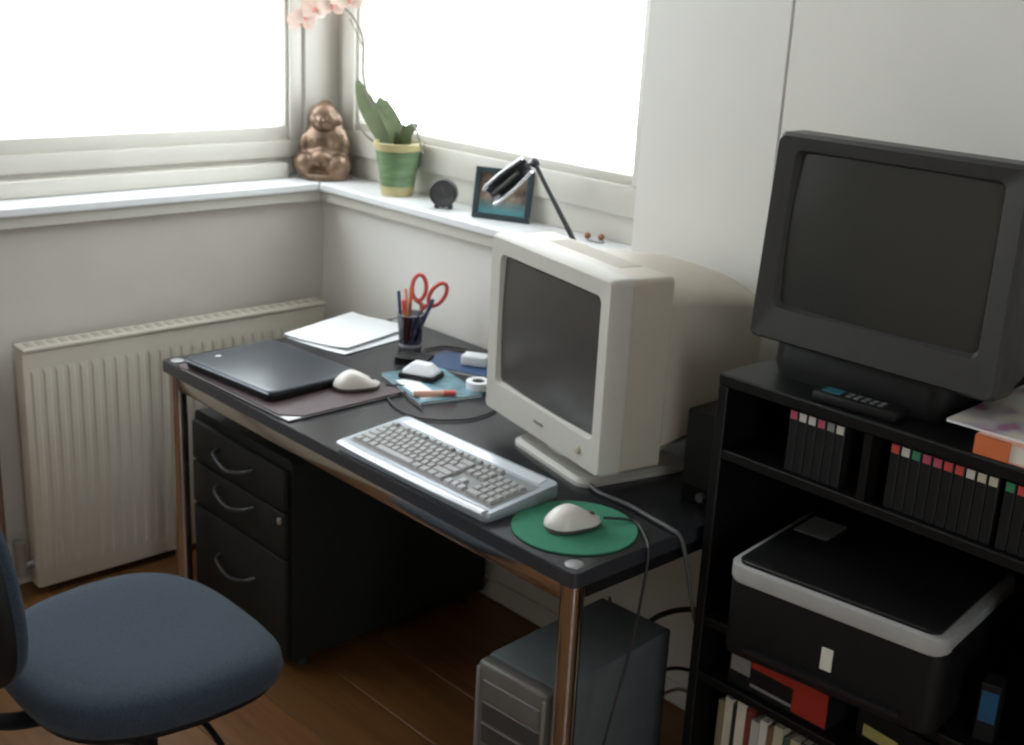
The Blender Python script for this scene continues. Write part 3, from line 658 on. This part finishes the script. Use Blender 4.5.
MB().box(-0.09, 0.09, -0.10, 0.09, ZC-0.125, ZC-0.082, 0.012, 2).build('tilt_mechanism', 'black', oc)
MB().tube(spline([(0.08, 0.02, ZC-0.11), (0.18, 0.03, ZC-0.11), (0.25, 0.03, ZC-0.125)], 4), 0.006, 8).build('height_lever', 'black', oc)
MB().cyl((0, 0, 0.09), (0, 0, 0.25), 0.028, n=20).build('column_sleeve', 'black', oc); MB().cyl((0, 0, 0.25), (0, 0, ZC-0.12), 0.016, n=16).build('gas_column', 'chrome', oc)
MB().lathe([(0.035, 0.075), (0.042, 0.08), (0.042, 0.115), (0.032, 0.125)], 20).build('hub', 'black', oc)
legm = MB().tube([(0.03, 0, 0.100), (0.16, 0, 0.092), (0.29, 0, 0.075)], [0.022, 0.018, 0.013], 10).mesh('base_leg', 'black', 50)
casm = MB().cyl((0, -0.022, 0.025), (0, -0.004, 0.025), 0.025, n=16).cyl((0, 0.004, 0.025), (0, 0.022, 0.025), 0.025, n=16).mesh('caster', 'black', 40)
for i in range(5):
    a = 2*PI*i/5+0.3
    l = link('base_leg', legm, oc, None, a); c = link('caster', casm, l, (0.285, 0, 0))
    MB().cyl((0.285, 0, 0.04), (0.285, 0, 0.078), 0.006).build('caster_stem', 'silver', l)

# ------------------------------------------------------------------ tv stand / shelf unit
SX0, SX1, SY0, SY1, SZ = 1.895, 2.56, -0.462, -0.015, 1.03
su_ = tag(empty('shelf_unit', ((SX0+SX1)/2, (SY0+SY1)/2, 0)), 'tall black shelf unit carrying the television to the right of the desk', 'shelf')
wx, wy = (SX1-SX0)/2, (SY1-SY0)/2
MB().box(-wx, wx, -wy, wy, SZ-0.022, SZ, 0.003, 1).build('top_board', 'stand', su_)
for s in (-1, 1): MB().box(s*wx-(0.02 if s > 0 else 0), s*wx+(0.02 if s < 0 else 0), -wy+0.002, wy, 0, SZ-0.022, 0.002, 1).build('side_panel', 'stand', su_)
MB().box(-wx+0.02, wx-0.02, wy-0.006, wy, 0.04, SZ-0.022).build('back_panel', 'stand', su_)
S1, S2, S3, S4 = 0.893, 0.565, 0.450, 0.09
for z in (S1, S2, S3, S4): MB().box(-wx+0.02, wx-0.02, -wy+0.004, wy-0.006, z-0.018, z, 0.002, 1).build('shelf_board', 'stand', su_)
MB().box(-0.045, -0.030, -wy+0.01, wy-0.006, S1, SZ-0.022).build('divider', 'stand', su_)
MB().box(-wx+0.02, wx-0.02, -wy+0.02, -wy+0.035, 0, S4-0.018).build('plinth', 'stand', su_)
# ------------------------------------------------------------------ television
tv = tag(empty('television', (2.136, -0.22, SZ)), 'dark grey tube television on top of the black shelf unit', 'television')
tfy, TVW, TVH, tz = -0.185, 0.446, 0.350, 0.065
tzc = tz+TVH/2
def tring(w, h, r, yy, z): return [(x*(1-0.10*(zz+z-tzc)), yy+0.04*(zz+z-tzc), z+zz) for x, zz in rrect(w, h, r)]
tsw, tsh, tsz = 0.362, 0.258, tzc+0.016
t = MB(); t.loft([tring(tsw-0.004, tsh-0.004, 0.012, tfy+0.014, tsz), tring(tsw+0.008, tsh+0.008, 0.014, tfy+0.003, tsz), tring(TVW-0.012, TVH-0.012, 0.012, tfy-0.002, tzc), tring(TVW, TVH, 0.014, tfy+0.006, tzc), tring(TVW, TVH, 0.014, tfy+0.055, tzc), tring(TVW-0.004, TVH-0.004, 0.012, tfy+0.058, tzc)], caps=False)
t.build('bezel', 'tv', tv)
t = MB(); t.loft([tring(TVW-0.006, TVH-0.006, 0.014, tfy+0.056, tzc), tring(TVW-0.03, TVH-0.02, 0.02, tfy+0.12, tzc-0.004), tring(0.36, 0.29, 0.03, tfy+0.22, tzc-0.012), tring(0.27, 0.22, 0.03, tfy+0.36, tzc-0.03), tring(0.22, 0.17, 0.03, tfy+0.375, tzc-0.03)])
t.build('back_housing', 'tv', tv)
t = MB(); grid = {}
for i in range(G+1):
    for j in range(G+1):
        u, w = -1+2*i/G, -1+2*j/G
        grid[i, j] = t.bm.verts.new((u*tsw/2*(1-0.10*(tsz+w*tsh/2-tzc)), tfy+0.04*(tsz+w*tsh/2-tzc)+0.016-0.012*(1-0.55*u*u-0.45*w*w), tsz+w*tsh/2))
for i in range(G):
    for j in range(G): t.bm.faces.new((grid[i, j], grid[i+1, j], grid[i+1, j+1], grid[i, j+1]))
t.build('screen', 'tv_screen', tv, 80)
MB().box(-TVW/2+0.03, TVW/2-0.03, tfy-0.001, tfy+0.01, tz+0.010, tz+0.018, 0.001, 1).build('control_groove', 'black', tv)
MB().box(0.02, 0.06, tfy-0.0045, tfy-0.001, tz+0.022, tz+0.030, 0.001, 1).build('logo_badge', 'greybtn', tv)
t = MB(); q = rrect(0.345, 0.30, 0.04)
t.loft([[(-0.027+x*0.95, y-0.015, 0) for x, y in q], [(-0.027+x, y-0.015, 0.02) for x, y in q], [(-0.027+x*0.99, y*0.99-0.015, 0.060) for x, y in q], [(-0.027+x*0.95, y*0.95-0.015, 0.068) for x, y in q]]); t.build('base', 'black', tv)
# remote
rc = tag(empty('remote_control', (2.150, -0.385, SZ), math.radians(4)), 'black remote control lying in front of the television base', 'remote control')
rc.location.y = -0.425
MB().box(-0.075, 0.075, -0.022, 0.022, 0, 0.018, 0.005, 2).build('body', 'black', rc)
MB().box(-0.062, -0.030, -0.012, 0.010, 0.018, 0.0195).build('display', 'led', rc)
bm_ = MB().box(-0.004, 0.004, -0.004, 0.004, 0.018, 0.0195).mesh('button', 'greybtn')
for i in range(5):
    for j in range(2): link('button', bm_, rc, (-0.016+i*0.014, -0.008+j*0.013, 0))
# magazines at the right end
bk3 = tag(empty('thick_book', (2.462, -0.322, SZ), math.radians(-10)), 'thick cream book with an orange spine end under the magazine beside the television', 'book')
bk3.location = (2.436, -0.338, SZ); bk3.rotation_euler = (0, 0, math.radians(2))
bk3_w = 0.075
MB().box(-bk3_w, bk3_w, -0.11, 0.11, 0.002, 0.028).build('pages', 'pages', bk3)
MB().box(-bk3_w-0.003, bk3_w+0.003, -0.112, 0.112, 0, 0.002).build('back_cover', 'peach', bk3)
MB().box(-bk3_w-0.003, bk3_w+0.003, -0.112, 0.112, 0.028, 0.030).build('front_cover', 'peach', bk3)
MB().box(-bk3_w-0.003, bk3_w-0.1, -0.1135, -0.11, 0.0, 0.030).build('spine_end', 'orange', bk3)
mg = tag(empty('magazine', (2.403, -0.302, SZ+0.030), math.radians(2)), 'pale glossy magazine on top of the thick book beside the television', 'magazine')
MB().box(-0.10, 0.10, -0.135, 0.135, 0, 0.004).build('pages', 'paper', mg)
MB().box(-0.101, 0.101, -0.136, 0.136, 0.004, 0.0046).build('cover', 'magazine', mg)
cov = MB(); r1 = rrect(0.055, 0.028, 0.008); r2 = rrect(0.046, 0.020, 0.005)
cov.loft([[(x+0.035, y-0.02, 0.0046) for x, y in r1], [(x+0.035, y-0.02, 0.005) for x, y in r1], [(x+0.035, y-0.02, 0.005) for x, y in r2], [(x+0.035, y-0.02, 0.0046) for x, y in r2]], caps=False)
cov.build('printed_outline', 'black', mg)
# cassettes in the top compartment
cm = {k: mat('cassette_label_'+k, c, 0.5) for k, c in dict(white=(0.55, 0.52, 0.48), rose=(0.42, 0.07, 0.12), red=(0.5, 0.06, 0.05), green=(0.04, 0.2, 0.1), cream=(0.5, 0.46, 0.34), grey=(0.2, 0.2, 0.2)).items()}
cas_case = MB().box(-0.0082, 0.0082, 0, 0.07, 0, 0.109, 0.0015, 1).mesh('case', 'black')
lab_m = {k: MB().box(-0.0065, 0.0065, -0.0008, 0.0005, 0.093, 0.107).mesh('spine_label', v) for k, v in cm.items()}
seqL = [(2.045, 'rose'), (2.063, 'white'), (2.081, 'white'), (2.099, 'rose'), (2.117, 'grey'), (2.135, 'white')]
seqR = [(2.235, 'red'), (2.253, 'white'), (2.271, 'green'), (2.289, 'rose'), (2.307, 'rose'), (2.325, 'red'), (2.343, 'red'), (2.361, 'white'), (2.379, 'cream'), (2.397, 'cream'), (2.423, 'green'), (2.441, 'red'), (2.459, 'cream'), (2.477, 'red'), (2.495, 'white')]
ordn = ['first', 'second', 'third', 'fourth', 'fifth', 'sixth', 'seventh', 'eighth', 'ninth', 'tenth', 'eleventh', 'twelfth', 'thirteenth', 'fourteenth', 'fifteenth']
for side, seq in (('left', seqL), ('right', seqR)):
    for i, (x, k) in enumerate(seq):
        t = tag(empty('cassette', (x, -0.445, S1)), 'black cassette with %s spine label, %s from left in the %s top compartment' % (k, ordn[i], side), 'cassette', 'cassettes in the %s compartment under the television' % side)
        link('case', cas_case, t); link('spine_label', lab_m[k], t)

# ------------------------------------------------------------------ printer
pn = tag(empty('printer', (2.178, -0.350, S2), math.radians(7)), 'black flatbed printer with a light grey rim in the shelf unit', 'printer')
ph = 0.168
def outl(w, d, r): return rrect(w, d, r)
t = MB(); q = outl(0.392, 0.32, 0.03)
t.loft([[(x*0.97, y*0.97, 0) for x, y in q], [(x*0.98, y*0.98, 0.01) for x, y in q], [(x*0.985, y*0.985, ph-0.02) for x, y in q]]); t.build('body', 'black', pn)
rim = MB(); ring0, ring1, ring2, ring3 = [], [], [], []
for x, y in outl(0.385, 0.325, 0.03):
    fr = max(0, min(1, (-y-0.10)/0.04)); dip = 0.018*fr*math.cos(x/0.196*PI*0.5)**2
    ring0.append((x*0.985, y*0.985, ph-0.03+dip*0.6)); ring1.append((x, y, ph-0.024+dip)); ring2.append((x, y, ph)); 
    ring3.append((x*0.90, y*0.93, ph+0.006))
rim.loft([ring0, ring1, ring2, ring3]); rim.build('scanner_rim', 'printer_grey', pn)
t = MB(); q = outl(0.355, 0.312, 0.02)
t.loft([[(x, y, ph+0.004) for x, y in q], [(x, y, ph+0.009) for x, y in q], [(x*0.97, y*0.97, ph+0.012) for x, y in q]]); t.build('scanner_lid', 'blackgloss', pn)
MB().box(-0.165, -0.10, 0.02, 0.10, ph+0.0118, ph+0.0135, 0.0006, 1).build('control_panel', 'greybtn', pn)
MB().box(-0.14, 0.14, -0.172, -0.15, 0.02, 0.028).build('output_tray', 'blackgloss', pn)
MB().box(-0.004, 0.016, -0.160, -0.156, 0.042, 0.082, 0.001, 1).build('sticker', 'cream', pn)
# packet right of the printer
bp = tag(empty('ink_packet', (2.437, -0.405, S2), math.radians(14)), 'small blue packet standing right of the printer', 'packet')
MB().box(-0.016, 0.016, -0.02, 0.02, 0, 0.10, 0.002, 1).build('carton', 'black', bp)
MB().prism([(-0.012, -0.0206), (0.013, -0.0206), (0.013, -0.0198), (-0.012, -0.0198)], 0.035, 0.088).build('printed_panel', 'bluepack', bp)
# red box under the printer shelf
rb = tag(empty('game_box', (2.075, -0.375, S3)), 'black and red cardboard box on the shelf under the printer', 'box')
MB().box(-0.105, 0.105, -0.065, 0.075, 0, 0.072, 0.001, 1).build('carton', 'black', rb)
MB().box(-0.055, 0.105, -0.0658, -0.064, 0.050, 0.071).build('red_band', 'red_card', rb)
MB().box(0.035, 0.105, -0.0662, -0.064, 0.006, 0.0705).build('red_panel', 'red_card', rb)
MB().box(-0.10, -0.058, -0.0658, -0.064, 0.028, 0.06).build('grey_print', 'grey_card', rb)
MB().box(-0.055, 0.034, -0.0658, -0.064, 0.012, 0.018).build('grey_line', 'grey_card', rb)
yb_ = tag(empty('carton', (2.30, -0.33, S3), math.radians(-6)), 'dark carton with a yellow front label on the shelf under the printer', 'box')
MB().box(-0.075, 0.075, -0.08, 0.08, 0, 0.062, 0.001, 1).build('body', 'black', yb_); MB().box(-0.06, 0.01, -0.081, -0.079, 0.008, 0.03).build('front_label', mat('yellow_label', (0.42, 0.36, 0.12), 0.6), yb_)
# books in the lower compartment
books = [(0.014, 'olive', (0.20, 0.17, 0.09), 0.305), (0.017, 'cream', (0.50, 0.46, 0.35), 0.318), (0.008, 'black', (0.02, 0.02, 0.02), 0.312), (0.020, 'ivory', (0.60, 0.55, 0.44), 0.322), (0.012, 'dark red', (0.16, 0.03, 0.02), 0.318), (0.018, 'pale grey', (0.42, 0.40, 0.36), 0.30),
         (0.016, 'white', (0.58, 0.55, 0.49), 0.31), (0.012, 'brown', (0.15, 0.08, 0.04), 0.305), (0.020, 'beige', (0.44, 0.38, 0.27), 0.314), (0.015, 'dark green', (0.05, 0.08, 0.05), 0.30), (0.02, 'sand', (0.40, 0.35, 0.22), 0.305), (0.018, 'charcoal', (0.05, 0.05, 0.05), 0.31)]
x = SX0+0.055
for w, cn, c, h in books:
    bm_mat = mat('book_cover_'+cn.replace(' ', '_'), c, 0.6)
    t = tag(empty('book', (x+w/2, -0.43, S4)), 'upright book with %s spine on the bottom shelf' % cn, 'book', 'books on the bottom shelf')
    cv = MB(); cv.box(-w/2, w/2, 0, 0.0016, 0, h).box(-w/2, -w/2+0.0014, 0.0016, 0.19, 0, h).box(w/2-0.0014, w/2, 0.0016, 0.19, 0, h); cv.build('cover', bm_mat, t)
    MB().box(-w/2+0.0014, w/2-0.0014, 0.0016, 0.186, 0.002, h-0.003).build('pages', 'pages', t)
    x += w+0.001

# ------------------------------------------------------------------ window sill things
# figurine
fg = tag(empty('figurine', (-0.022, 0.022, ZS), math.radians(40)), 'bronze seated figurine in the corner of the window sill', 'figurine')
t = MB()
t.ball((0, 0.005, 0.05), 0.078, 3, (1.0, 0.8, 0.68)); t.ball((0, 0.012, 0.105), 0.064, 3, (1.0, 0.8, 1.0))
t.ball((-0.05, -0.028, 0.045), 0.040, 3, (1.0, 1.0, 0.9)); t.ball((0.05, -0.028, 0.045), 0.040, 3, (1.0, 1.0, 0.9))
t.ball((0, 0.014, 0.125), 0.062, 3, (1.12, 0.75, 0.75)); t.ball((0, 0.018, 0.165), 0.050, 3, (1.05, 0.75, 1.0)); t.ball((0, -0.045, 0.062), 0.034, 2, (1.1, 0.8, 0.9)); t.ball((-0.058, 0, 0.095), 0.030, 2, (0.8, 0.9, 1.5)); t.ball((0.058, 0, 0.095), 0.030, 2, (0.8, 0.9, 1.5))
t.lathe([(0.080, 0), (0.082, 0.012), (0.074, 0.022)], 24)
bd = t.build('body', 'bronze', fg, 180)
md = bd.modifiers.new('remesh', 'REMESH'); md.mode = 'VOXEL'; md.voxel_size = 0.0045; md.use_smooth_shade = True
sm_ = bd.modifiers.new('smooth', 'SMOOTH'); sm_.iterations = 6
t = MB(); t.ball((0, -0.004, 0.182), 0.046, 3, (1.0, 0.95, 1.05)); t.ball((0, -0.044, 0.178), 0.012, 2, (0.8, 1, 1.2)); t.ball((-0.046, 0.0, 0.178), 0.013, 2, (0.5, 0.8, 1.4)); t.ball((0.046, 0.0, 0.178), 0.013, 2, (0.5, 0.8, 1.4))
t.ball((0, -0.036, 0.162), 0.017, 2, (1.3, 0.7, 0.8)); t.ball((-0.018, -0.036, 0.194), 0.011, 2, (1.3, 0.7, 0.6)); t.ball((0.018, -0.036, 0.194), 0.011, 2, (1.3, 0.7, 0.6))
hd = t.build('head', 'bronze', fg, 180); md = hd.modifiers.new('remesh', 'REMESH'); md.mode = 'VOXEL'; md.voxel_size = 0.0035; md.use_smooth_shade = True
sm_ = hd.modifiers.new('smooth', 'SMOOTH'); sm_.iterations = 3
t = MB(); t.ball((0, 0.004, 0.220), 0.020, 2, (1.1, 1.1, 0.7)); t.build('topknot', 'bronze', fg, 180)
# orchid pot + plant
PP = Vector((0.318, 0.040, ZS))
pot = tag(empty('plant_pot', PP), 'green glazed flower pot with yellow rim on the window sill', 'pot')
MB().lathe([(0.0485, 0.026), (0.0645, 0.131)], 40, caps=False).build('body', 'pot_green', pot)
MB().lathe([(0.044, 0), (0.0455, 0.002), (0.0515, 0.028), (0.048, 0.028)], 40).build('foot', 'pot_yellow', pot)
MB().lathe([(0.0642, 0.128), (0.0685, 0.130), (0.0705, 0.150), (0.068, 0.152), (0.063, 0.150), (0.060, 0.122)], 40, caps=False).build('rim', 'pot_yellow', pot)
orc = tag(empty('orchid', PP+Vector((0, 0, 0.12))), 'pink flowering orchid with long leaves growing in the green pot', 'plant')
MB().lathe([(0.050, 0.0), (0.0575, 0.010), (0.03, 0.016), (0.004, 0.017)], 24).build('bark', 'soil', orc)
def leaf(pts, w, twist=(0, 0, 1), name='leaf', m='leaf'):
    S = spline(pts, 5); b = MB(); n = len(S); L1, L2, L3 = [], [], []
    tw = Vector(twist); rings = []
    for i, p in enumerate(S):
        tt = i/(n-1); ww = w*math.sin(PI*min(1, 0.12+0.88*tt**0.8))**0.7 if tt < 1 else w*0.03
        tg = (S[min(i+1, n-1)]-S[max(i-1, 0)]).normalized(); sd = tg.cross(tw).normalized(); nn = sd.cross(tg).normalized()
        rings.append([p-sd*ww+nn*ww*0.25, p-nn*0.0012, p+sd*ww+nn*ww*0.25, p+nn*0.0012])
    b.loft(rings); return b.build(name, m, orc, 60)
def rel(x, y, z): return (x-PP.x, y-PP.y, z-PP.z-0.12)
vw = Vector((0.69, -0.65, 0.3))
leaf([rel(0.295, 0.045, 1.185), rel(0.245, 0.035, 1.235), rel(0.175, 0.03, 1.30), rel(0.115, 0.04, 1.362)], 0.031, vw)
leaf([rel(0.298, 0.05, 1.185), rel(0.285, 0.055, 1.235), rel(0.215, 0.06, 1.30), rel(0.205, 0.07, 1.315)], 0.024, vw)
leaf([rel(0.31, 0.045, 1.185), rel(0.345, 0.04, 1.215), rel(0.385, 0.03, 1.245), rel(0.435, 0.02, 1.268)], 0.024, vw)
leaf([rel(0.32, 0.04, 1.185), rel(0.345, 0.02, 1.21), rel(0.35, 0.005, 1.24)], 0.014, vw)
b = MB(); b.tube(spline([rel(0.275, 0.035, 1.185), rel(0.215, 0.02, 1.20), rel(0.165, 0.015, 1.235), rel(0.15, 0.02, 1.26)], 6), 0.004, 6); b.build('aerial_root', 'stem', orc)
b = MB(); b.tube(spline([rel(0.32, 0.03, 1.185), rel(0.40, 0.0, 1.27), rel(0.46, -0.01, 1.262), rel(0.50, -0.015, 1.20)], 6), 0.003, 6); b.build('aerial_root', 'stem', orc)
stem_pts = spline([rel(0.285, 0.04, 1.18), rel(0.215, 0.035, 1.26), rel(0.155, 0.035, 1.37), rel(0.155, 0.03, 1.48), rel(0.10, 0.02, 1.55), rel(0.0, 0.005, 1.585), rel(-0.09, -0.01, 1.56)], 7)
b = MB(); b.tube(stem_pts, 0.0032, 7); b.build('flower_stem', 'stem', orc)
b = MB(); b.tube(spline([rel(0.155, 0.03, 1.46), rel(0.12, 0.03, 1.50), rel(0.10, 0.025, 1.53)], 4), 0.002, 6); b.build('flower_stem', 'stem', orc)
petal_mesh = {}
def flower(pos, face, s):
    f = Vector(face).normalized(); a = f.cross(Vector((0, 0, 1))).normalized(); c = a.cross(f)
    mt = Matrix(((a.x, c.x, f.x, pos[0]), (a.y, c.y, f.y, pos[1]), (a.z, c.z, f.z, pos[2]), (0, 0, 0, 1)))
    b = MB()
    for k, (ang, L_, w) in enumerate(((90, 1.0, .42), (210, .95, .40), (330, .95, .40), (18, 1.05, .62), (162, 1.05, .62))):
        r = math.radians(ang); d = Vector((math.cos(r), math.sin(r), 0)); e = Vector((-d.y, d.x, 0)); rings = []
        for i in range(6):
            t = i/5; ww = w*math.sin(PI*(0.08+0.88*t))**0.7; p = d*(0.08+L_*t)+Vector((0, 0, 0.25*t*t+0.06*(k > 2)))
            rings.append([(p-e*ww+Vector((0, 0, 0.1*ww)))*s, (p-Vector((0, 0, .02)))*s, (p+e*ww+Vector((0, 0, 0.1*ww)))*s, (p+Vector((0, 0, .02)))*s])
        b.loft(rings)
    o = b.build('flower', 'petal', orc, 70); o.matrix_local = mt
    l = MB(); l.ball((0, -0.1*s, 0.2*s), 0.2*s, 2, (0.8, 1.2, 1.0)); l.build('lip', 'lip', o, 180)
for (x, y, z), s, f in (((-0.135, -0.005, 1.530), .037, (.7, -.7, -.15)), ((-0.085, -0.02, 1.515), .038, (.8, -.55, -.3)), ((-0.02, -0.015, 1.552), .038, (.6, -.8, .0)), ((0.045, -0.005, 1.577), .036, (.7, -.7, -.2)),
                        ((0.095, 0.0, 1.592), .036, (.75, -.6, .1)), ((-0.10, -0.02, 1.605), .038, (.6, -.7, .2)), ((0.01, 0.0, 1.62), .038, (.7, -.7, .2)), ((0.135, 0.0, 1.585), .036, (.7, -.7, -.2)), ((0.075, -0.02, 1.565), .034, (.8, -.6, -.1)), ((-0.045, -0.03, 1.530), .034, (.7, -.7, -.3))):
    flower(rel(x, y, z), f, s)
# clock
ck = tag(empty('alarm_clock', (0.550, 0.022, ZS), math.radians(38)), 'small round black clock right of the plant pot on the sill', 'clock')
R90 = Matrix.Rotation(PI/2, 4, 'X')
def yl(name, prof, m, z, y, n=32):
    o = MB().lathe(prof, n).build(name, m, ck); o.matrix_local = Matrix.Translation((0, y, z)) @ R90
yl('case', [(0.033, -0.016), (0.038, -0.010), (0.038, 0.012), (0.034, 0.016)], 'clock_body', 0.042, 0)
yl('bezel', [(0.034, 0.0155), (0.036, 0.018), (0.032, 0.019), (0.031, 0.0165)], 'lampdark', 0.042, 0)
yl('dial', [(0.031, 0.0162), (0.030, 0.0168)], 'clock_face', 0.042, 0)
MB().box(-0.0012, 0.0012, -0.0185, -0.017, 0.042, 0.062).build('minute_hand', 'greybtn', ck); MB().box(-0.0012, 0.013, -0.0185, -0.017, 0.0408, 0.0432).build('hour_hand', 'greybtn', ck)
for s in (-1, 1): MB().cyl((s*0.020, 0, 0), (s*0.018, 0, 0.014), 0.007).build('foot', 'clock_body', ck)
# picture frame
pf = tag(empty('picture_frame', (0.758, 0.045, ZS), math.radians(24)), 'dark framed photograph leaning on the sill behind the lamp head', 'picture')
FW, FH, lean = 0.165, 0.135, 0.16
def lean_m(o): o.matrix_local = Matrix.Rotation(-lean, 4, 'X')
t = MB()
for x0, x1, z0, z1 in ((-FW/2, FW/2, 0, 0.015), (-FW/2, FW/2, FH-0.015, FH), (-FW/2, -FW/2+0.015, 0.015, FH-0.015), (FW/2-0.015, FW/2, 0.015, FH-0.015)): t.box(x0, x1, -0.007, 0.006, z0, z1, 0.002, 1)
lean_m(t.build('frame', 'frame', pf)); lean_m(MB().box(-FW/2+0.012, FW/2-0.012, -0.001, 0.001, 0.012, FH-0.012).build('photograph', 'photo', pf))
lean_m(MB().box(-FW/2+0.010, FW/2-0.010, 0.0012, 0.005, 0.010, FH-0.010).build('backing', 'black', pf))
MB().box(-0.015, 0.015, 0.030, 0.033, 0.001, 0.09).build('easel', 'black', pf).matrix_local = Matrix.Rotation(0.06, 4, 'X')
# lamp
LB = Vector((1.195, -0.105, DZ))
lm = tag(empty('desk_lamp', LB), 'folding lamp with dark arm and silver-edged head rising behind the monitor', 'lamp')
def lr(x, y, z): return Vector((x, y, z))-LB
MB().lathe([(0.055, 0), (0.057, 0.004), (0.053, 0.012), (0.012, 0.018)], 28).build('base', 'lampdark', lm)
E1, E2 = lr(1.200, -0.08, 1.035), lr(1.009, -0.08, 1.248)
MB().tube([lr(1.195, -0.105, DZ+0.014), E1], 0.008, 10).build('lower_arm', 'lampdark', lm)
MB().ball(E1, 0.013, 2).build('elbow', 'lampdark', lm, 180)
MB().tube([E1, E2], 0.0062, 10).build('upper_arm', 'lampdark', lm)
MB().ball(E2, 0.013, 2).build('joint', 'lampdark', lm, 180)
# hood: a long open trough with bright rolled edges
A, B = lr(0.955, -0.055, 1.234), lr(0.826, -0.060, 1.135)
MB().tube([E2, A], 0.006, 8).build('head_bracket', 'lampdark', lm)
dd = (B-A).normalized(); side = Vector((-0.046, -0.015, 0.015)); side = (side-dd*side.dot(dd)).normalized(); nrm = dd.cross(side).normalized()
if nrm.z < 0: nrm = -nrm
t = MB(); rings = []; e1, e2 = [], []
for i in range(9):
    s = i/8; p = A.lerp(B, s); w = 0.020+0.006*min(1, s*2.2); hgt = 0.010+0.012*min(1, s*2)
    if i == 8: w *= 0.85; hgt *= 0.7
    out = [p+side*w*math.cos(a)+nrm*hgt*math.sin(a) for a in [PI*j/8 for j in range(9)]]
    inn = [p+side*(w-.0025)*math.cos(a)+nrm*(hgt-.0025)*math.sin(a) for a in [PI*j/8 for j in range(8, -1, -1)]]
    e1.append(p+side*w); e2.append(p-side*w); rings.append(out+inn)
t.loft(rings); t.build('hood', 'lampdark', lm, 60)
MB().tube(e1, 0.0045, 8).build('edge_trim', 'lampsilver', lm, 60); MB().tube(e2, 0.0040, 8).build('edge_trim', 'lampsilver', lm, 60)
t = MB(); t.tube([A.lerp(B, 0.25)+nrm*0.006, A.lerp(B, 0.9)+nrm*0.006], 0.005, 10); t.build('tube_bulb', 'greybtn', lm)
# earphones
ep = tag(empty('earphones', (1.082, 0.078, ZS)), 'small dark earphones lying on the sill right of the lamp', 'earphones')
for dx, dy in ((-0.035, 0.0), (0.0, 0.012)):
    MB().ball((dx, dy, 0.009), 0.009, 2, (1, 1, 0.9)).build('ear_bud', 'brown_pencil', ep, 180)
MB().tube(spline([(-0.035, 0, 0.006), (-0.01, -0.02, 0.003), (0.03, -0.012, 0.003), (0.0, 0.012, 0.006)], 6), 0.0014, 6).build('cord', 'cable', ep)
